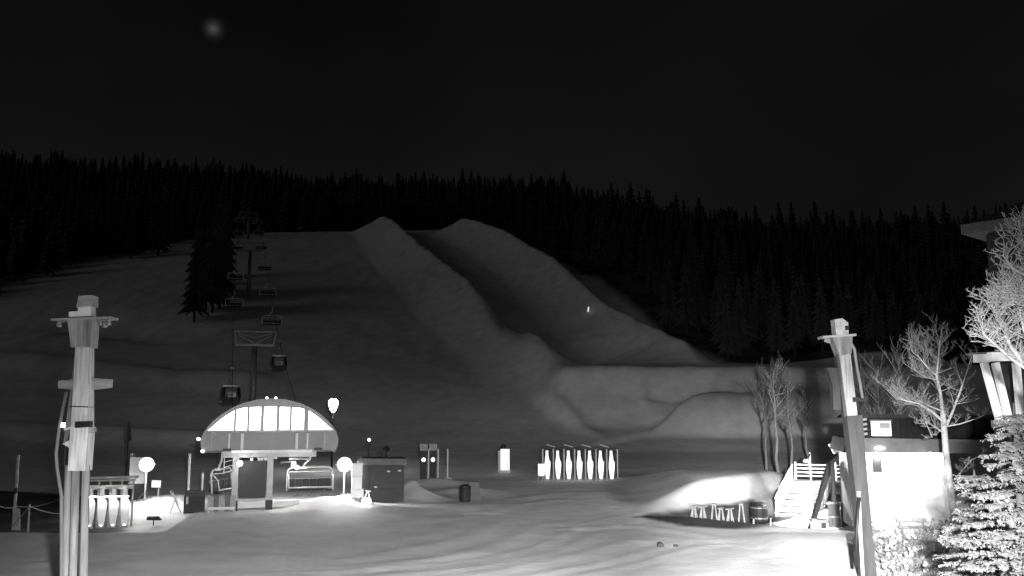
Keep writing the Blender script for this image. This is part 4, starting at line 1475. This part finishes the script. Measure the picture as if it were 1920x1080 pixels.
def twig_up(mb, pts, r, rng, count, L, depth=2, spread=0.75, kids=4, up=0.2):
    for k in range(count):
        f = rng.uniform(0.15, 1.0) * (len(pts) - 1)
        i = min(int(f), len(pts) - 2)
        o = pts[i].lerp(pts[i + 1], f - i)
        t_ = (pts[i + 1] - pts[i]).normalized()
        ax = Vector((rng.uniform(-1, 1), rng.uniform(-1, 1), rng.uniform(-0.2, 0.9))).normalized()
        grow(mb, o, t_ * 0.35 + ax * spread, L * rng.uniform(0.5, 1.1), r, depth, rng, 0.65, kids, up)


rng = random.Random(21)
YA = 40.0
ab = P(1792, 1012, YA)
ab.z = H(ab.x, ab.y)
asp = thing('aspen_tree', 'floodlit bare white aspen with a forked trunk before the kiosk', 'tree', ab)


def APX(lst, Y=YA, jit=0.0):
    return [P(u, v, Y + (rng.uniform(-jit, jit) if jit else 0)) - ab for u, v in lst]


tr = MB()
main = APX([(1794, 1012), (1788, 960), (1780, 900), (1774, 850), (1770, 800), (1768, 770)])
main[0].z = -0.2
stem(tr, main, 0.17, 0.12)
tr.build('trunk', 'aspen_bark', asp, smooth=True)
brm = MB()
limbs = [([(1768, 775), (1763, 735), (1756, 705), (1760, 670), (1762, 638)], 0.12, 0.03),
         ([(1771, 805), (1785, 775), (1800, 735), (1812, 700), (1822, 668)], 0.10, 0.03),
         ([(1768, 790), (1748, 772), (1722, 756), (1700, 752), (1676, 744)], 0.09, 0.025),
         ([(1758, 705), (1740, 690), (1722, 668), (1712, 662)], 0.06, 0.02),
         ([(1757, 712), (1738, 708), (1715, 695)], 0.05, 0.02),
         ([(1770, 812), (1752, 800), (1735, 790), (1748, 820)], 0.05, 0.02),
         ([(1772, 800), (1800, 795), (1830, 785), (1860, 772)], 0.05, 0.02),
         ([(1765, 770), (1740, 760), (1722, 750)], 0.05, 0.02),
         ([(1790, 940), (1776, 915), (1766, 880)], 0.05, 0.02),
         ([(1790, 900), (1806, 880), (1822, 862), (1850, 850)], 0.06, 0.02)]
for lst, r0, r1 in limbs:
    pts = APX(lst, YA, 0.6)
    stem(brm, pts, r0 * 0.75, r1 * 0.6, 6)
brm.build('limbs', 'aspen_bark', asp, smooth=True)
twm = MB()
for i, (lst, r0, r1) in enumerate(limbs):
    pts = APX(lst, YA, 0.5)
    twig_up(twm, pts, 0.013, rng, 24 if i in (0, 2) else (16 if i < 6 else 6), 1.15 if i < 4 else 0.8, 2, kids=5)
twm.build('twigs', 'frosted_twig', asp)


def bare_tree(name, label, base, h, r, seed, group=None, bark='dim_bark', lean=0.0, count=26, L=2.2, twig='dim_bark'):
    rg = random.Random(seed)
    t_ = thing(name, label, 'tree', base, rg.uniform(0, 6), group)
    pts = [Vector((lean * k / 6 + rg.uniform(-0.12, 0.12), rg.uniform(-0.12, 0.12), -0.2 + h * k / 6)) for k in range(7)]
    m_ = MB()
    stem(m_, pts, r, r * 0.25, 7)
    m_.build('trunk', bark, t_, smooth=True)
    m_ = MB()
    twig_up(m_, pts[2:], r * 0.35, rg, count, L, 2, kids=4, up=0.3)
    m_.build('crown', twig, t_)
    return t_


for u, vb, vt, Y, sd, lb in ((1438, 878, 700, 80, 1, 'dim bare tree with two thin trunks behind the barrel bin'),
                             (1458, 880, 690, 72, 2, 'slender bare tree with a brightly lit trunk foot beside the stairs'),
                             (1484, 862, 715, 78, 3, 'bare bushy tree with fanning twigs rising behind the stair rails'),
                             (1514, 850, 735, 84, 4, 'small dim bare tree behind the stair landing'),
                             (1650, 812, 690, 70, 5, 'bare tree rising behind the kiosk roof near the logs'),
                             (1625, 815, 705, 76, 6, 'dim bare tree behind the leaning timber mast'),
                             (1690, 812, 660, 66, 8, 'pointed bare tree rising above the kiosk roof beside the aspen')):
    p = P(u, vb, Y)
    zb = H(p.x, p.y)
    h = P(u, vt, Y).z - zb
    bare_tree('bare_tree', lb, (p.x, p.y, zb), h, 0.14, sd, 'bare trees behind the kiosk', L=h * 0.22, count=24)

# near bare tree reaching in from the right edge
YN = 17.0
nb = P(1990, 1000, YN)
nb.z = H(nb.x, nb.y)
nt_ = thing('frosted_tree', 'big frosted bare tree reaching in front of the lodge wall', 'tree', nb)
rng = random.Random(5)


def NPX(lst, Y=YN, jit=0.35):
    return [P(u, v, Y + rng.uniform(-jit, jit)) - nb for u, v in lst]


m = MB()
q = NPX([(1992, 1000), (1985, 850), (1975, 760), (1960, 715)], YN, 0.05)
q[0].z = -0.2
stem(m, q, 0.16, 0.10)
m.build('trunk', 'near_twig', nt_, smooth=True)
nl = [([(1965, 725), (1925, 690), (1895, 650), (1876, 605), (1856, 566)], 0.05, 0.012, 1),
      ([(1925, 692), (1895, 672), (1865, 645), (1845, 628), (1838, 605)], 0.035, 0.01, 1),
      ([(1975, 740), (1945, 660), (1920, 620), (1912, 580), (1905, 560)], 0.045, 0.012, 1),
      ([(1980, 700), (1950, 600), (1925, 545), (1900, 540), (1878, 548)], 0.04, 0.012, 1),
      ([(1985, 650), (1955, 560), (1930, 520), (1900, 505), (1880, 478)], 0.04, 0.012, 1),
      ([(1985, 620), (1950, 520), (1925, 475), (1915, 440), (1912, 425)], 0.04, 0.012, 1),
      ([(1925, 550), (1905, 565), (1885, 575)], 0.025, 0.01, 1)]
m = MB()
tw = MB()
for lst, r0, r1, c in nl:
    q = NPX(lst, YN, 0.12)
    stem(m, q, r0, r1, 6)
    twig_up(tw, q, 0.008, rng, 34, 0.5, 2, spread=0.9, kids=4, up=0.12)
m.build('limbs', 'near_twig', nt_, smooth=True)
tw.build('twigs', 'near_twig', nt_)


# shrubs at the lower right
def shrub(u, v, Y, rad, seed, lb, lump=True):
    rg = random.Random(seed)
    p = P(u, v, Y)
    zb = H(p.x, p.y)
    t_ = thing('snowy_shrub', lb, 'shrub', (p.x, p.y, zb), 0, 'shrubs before the kiosk')
    m_ = MB()
    for k in range(34):
        a = rg.uniform(0, 2 * math.pi)
        d = Vector((math.cos(a) * rg.uniform(0.2, 1), math.sin(a) * rg.uniform(0.2, 1), rg.uniform(0.5, 1.3)))
        grow(m_, Vector((0.2 * math.cos(a), 0.2 * math.sin(a), -0.05)), d, rad * rg.uniform(0.8, 1.3), 0.022, 2, rg, 0.7, 4, 0.05, 4)
    m_.build('branches', 'shrub_twig', t_)
    if lump:
        bmm = bmesh.new()
        for k in range(70):
            bmesh.ops.create_icosphere(bmm, subdivisions=1, radius=rg.uniform(0.03, 0.10),
                                       matrix=Matrix.Translation((rg.gauss(0, 0.45) * rad, rg.gauss(0, 0.45) * rad, rg.uniform(0.05, 1.15) * rad)))
        for vv in bmm.verts:
            s_ = 1 + 0.3 * rg.uniform(-1, 1)
            vv.co += Vector((rg.uniform(-1, 1), rg.uniform(-1, 1), rg.uniform(-1, 1))) * 0.03
        ms = bpy.data.meshes.new('snow_clump')
        bmm.to_mesh(ms)
        bmm.free()
        ms.materials.append(MATS['shrub_frost'])
        o = bpy.data.objects.new('snow_clump', ms)
        col.objects.link(o)
        o.parent = t_
        o['kind'] = 'stuff'
    return t_


shrub(1668, 1062, 33.5, 1.0, 1, 'snow clotted shrub at the foot of the leaning timber mast')
shrub(1712, 1050, 35, 1.0, 2, 'tangled frosted shrub with dark hollows before the kiosk steps', False)
shrub(1752, 1030, 37.5, 1.0, 3, 'loose twiggy shrub left of the aspen trunk', False)
shrub(1698, 1098, 31.5, 0.9, 4, 'rounded frosted shrub below the tangled shrub', True)
shrub(1752, 1090, 32, 0.9, 5, 'thin spreading shrub between the aspen and the frosted spruce', False)
shrub(1820, 1010, 37, 1.2, 6, 'dense frosted shrub right of the aspen trunk', True)


# ------------------------------------------------------------------ near spruce on the right
def needle_spray(mb, p, d, L, rg, wdt):
    """a flat spray: a rachis with pairs of needle blades"""
    d = d.normalized()
    s = d.cross(Vector((0, 0, 1)))
    s = s.normalized() if s.length > 1e-3 else Vector((1, 0, 0))
    n_ = 6
    vs, fs = [], []
    for k in range(n_):
        o = p + d * (L * k / n_)
        w_ = wdt * (1 - 0.55 * k / n_)
        for sg in (-1, 1):
            tip = o + s * sg * w_ + d * w_ * 0.7 + Vector((0, 0, rg.uniform(-0.05, 0.03)))
            i = len(vs)
            vs += [o - d * 0.02 + Vector((0, 0, 0.006)), tip, o + d * 0.035 - Vector((0, 0, 0.006))]
            fs.append((i, i + 1, i + 2))
    i = len(vs)
    vs += [p, p + d * L * 1.15, p + s * 0.02 + d * L * 0.4]
    fs.append((i, i + 1, i + 2))
    mb.add(vs, fs)


def near_spruce(base, h, rad, seed, label):
    rg = random.Random(seed)
    t_ = thing('frosted_spruce', label, 'tree', base)
    MB().tube([(0, 0, -0.2), (0, 0, h * 0.5), (0, 0, h)], [0.2, 0.12, 0.02], 8).build('trunk', 'conifer_bark', t_, smooth=True)
    nd, bm_ = MB(), MB()
    z = 0.25
    while z < h - 0.1:
        f = 1 - z / h
        nb_ = 8 if f > 0.3 else 6
        for k in range(nb_):
            a = rg.uniform(0, 2 * math.pi)
            L = rad * (f ** 0.75) * rg.uniform(0.65, 1.1) + 0.1
            out = Vector((math.cos(a), math.sin(a), 0))
            pts = [Vector((0, 0, z)) + out * (L * s) + Vector((0, 0, (-0.34 * s + 0.16 * s * s) * L)) for s in (0, 0.25, 0.5, 0.75, 1.0)]
            bm_.tube(pts, [0.03, 0.022, 0.016, 0.01, 0.005], 4, cap=False)
            ns = int(9 + L * 9)
            for j in range(ns):
                s = 0.18 + 0.82 * j / ns
                i = min(int(s * 4), 3)
                o = pts[i].lerp(pts[i + 1], s * 4 - i)
                side = out.cross(Vector((0, 0, 1))) * rg.choice((-1, 1))
                dd = out * 0.75 + side * rg.uniform(0.3, 1.0) + Vector((0, 0, rg.uniform(-0.5, 0.15)))
                needle_spray(nd, o, dd, rg.uniform(0.16, 0.34) * (1.15 - 0.5 * s) * 1.2, rg, rg.uniform(0.05, 0.1))
        z += 0.17 + 0.05 * f
    bm_.build('branches', 'conifer_bark', t_)
    nd.build('needles', 'needles_near', t_)
    return t_


p = P(1925, 1080, 18)
p.z = H(p.x, p.y)
near_spruce(p, P(1925, 755, 18).z - p.z, 2.0, 11, 'near frosted spruce with drooping needle sprays filling the lower right')
p = P(1840, 1080, 21)
p.z = H(p.x, p.y)
near_spruce(p, P(1845, 880, 21).z - p.z, 1.6, 12, 'smaller frosted spruce standing between the aspen and the larger spruce')


# ------------------------------------------------------------------ conifers on the hill
def conifer_mesh(seed, layers=11, pts_=11):
    rg = random.Random(seed)
    mb = MB()
    for k in range(layers):
        f = k / layers
        z0 = 0.10 + 0.88 * f
        rr = 0.17 * (1 - f) ** 0.8 + 0.012
        hh = 0.16 * (1 - 0.45 * f)
        n_ = pts_ if k < layers - 3 else 6
        vs = [Vector((0, 0, min(1.0, z0 + hh)))]
        ph = rg.uniform(0, 6)
        for j in range(2 * n_):
            a = ph + math.pi * j / n_
            r_ = rr * (rg.uniform(0.75, 1.2) if j % 2 == 0 else rg.uniform(0.35, 0.55))
            dz = -0.035 if j % 2 == 0 else 0.02
            vs.append(Vector((r_ * math.cos(a), r_ * math.sin(a), z0 + dz * (1 - f) + rg.uniform(-0.012, 0.012))))
        m_ = 2 * n_
        mb.add(vs, [(0, 1 + j, 1 + (j + 1) % m_) for j in range(m_)])
    return mb


PRO = [conifer_mesh(40 + k).mesh('crown', 'needles_far') for k in range(4)]
TRM = MB().tube([(0, 0, -0.03), (0, 0, 0.3), (0, 0, 0.9)], [0.016, 0.012, 0.003], 6).mesh('trunk', 'conifer_bark')
rng = random.Random(99)


def conifer(x, y, h, label, group):
    t_ = thing('conifer_tree', label, 'tree', (x, y, H(x, y)), rng.uniform(0, 6.28), group)
    t_.scale = (h * rng.uniform(0.85, 1.15),) * 2 + (h,)
    for nm, me_ in (('crown', rng.choice(PRO)), ('trunk', TRM)):
        o = bpy.data.objects.new(nm, me_)
        col.objects.link(o)
        o.parent = t_
    return t_


for k in range(11):
    u = rng.uniform(362, 418)
    Y = rng.uniform(166, 205)
    x = P(u, 600, Y).x
    conifer(x, Y, rng.uniform(15, 23), 'tall dark spruce in the clump beside the lift line', 'spruce clump beside the lift line')
for k in range(85):
    u = 480 + (1020 - 480) * (k + rng.random()) / 85
    Y = rng.uniform(302, 335)
    x = P(u, 430, Y).x
    conifer(x, Y, rng.uniform(11, 18), 'dark conifer on the forest edge above the top of the halfpipe', 'conifers on the brow above the halfpipe')
for k in range(75):
    y = rng.uniform(150, 285)
    xe = float(np.interp(y, [c[1] for c in C2[::-1]] + [300], [c[0] + 9.5 for c in C2[::-1]] + [-10]))
    conifer(xe + rng.uniform(1.5, 22), y, rng.uniform(8, 15), 'dark conifer in the wood along the outer halfpipe wall', 'conifers beside the halfpipe')
for k in range(45):
    x = rng.uniform(-190, -88)
    y = rng.uniform(238, 285)
    conifer(x, y, rng.uniform(11, 19), 'dark conifer on the forest edge beyond the spruce clump', 'conifers left of the lift line')
for k in range(22):
    x = rng.uniform(48, 80)
    y = rng.uniform(142, 165)
    conifer(x, y, rng.uniform(9, 15), 'dark conifer behind the snow mound past the leaning mast', 'conifers behind the snow mound')

# the far wood, which reads as one mass
small = conifer_mesh(77, 9, 6)
sv = np.array([tuple(v) for v in small.v])
sf = np.array(small.f)
rg2 = np.random.RandomState(12)
pts = []
while len(pts) < 5200:
    y = 300 + 640 * rg2.rand() ** 0.9
    x = (rg2.rand() * 2 - 1) * (y * 0.66 + 30)
    pts.append((x, y))
for k in range(900):
    y = 150 + 160 * rg2.rand()
    xe = np.interp(y, [c[1] for c in C2[::-1]] + [300], [c[0] + 9.5 for c in C2[::-1]] + [-10]) + 18
    pts.append((xe + rg2.rand() * 110, y))
for k in range(420):
    pts.append((-112 - 150 * rg2.rand(), 185 + 120 * rg2.rand()))
pts = np.array(pts)
hz_ = height(pts[:, 0], pts[:, 1])
hh = (8 + 12 * rg2.rand(len(pts)) ** 1.3) * (0.8 + 0.9 * (0.5 + vnoise(pts[:, 0] / 40, pts[:, 1] / 40)))
hh = np.where((pts[:, 1] < 311) & (pts[:, 0] > -20), 7 + 7 * rg2.rand(len(pts)), hh)
hh = np.where(pts[:, 1] < 480, hh * 0.72, hh)
an_ = rg2.rand(len(pts)) * 6.28
c, s = np.cos(an_), np.sin(an_)
VX = sv[None, :, 0] * c[:, None] - sv[None, :, 1] * s[:, None]
VY = sv[None, :, 0] * s[:, None] + sv[None, :, 1] * c[:, None]
V = np.stack([VX * hh[:, None] + pts[:, 0:1], VY * hh[:, None] + pts[:, 1:2], np.broadcast_to(sv[None, :, 2], VX.shape) * hh[:, None] + hz_[:, None]], -1).reshape(-1, 3)
F = (sf[None] + (np.arange(len(pts)) * len(sv))[:, None, None]).reshape(-1, 3)
me = bpy.data.meshes.new('far_forest')
me.vertices.add(len(V))
me.vertices.foreach_set('co', V.ravel())
me.loops.add(F.size)
me.loops.foreach_set('vertex_index', F.ravel())
me.polygons.add(len(F))
me.polygons.foreach_set('loop_start', np.arange(len(F)) * 3)
me.update(calc_edges=True)
me.materials.append(MATS['needles_far'])
ff = bpy.data.objects.new('far_forest', me)
col.objects.link(ff)
tag(ff, 'dark far conifer forest covering the mountain behind the ski run', 'forest', kind='stuff')
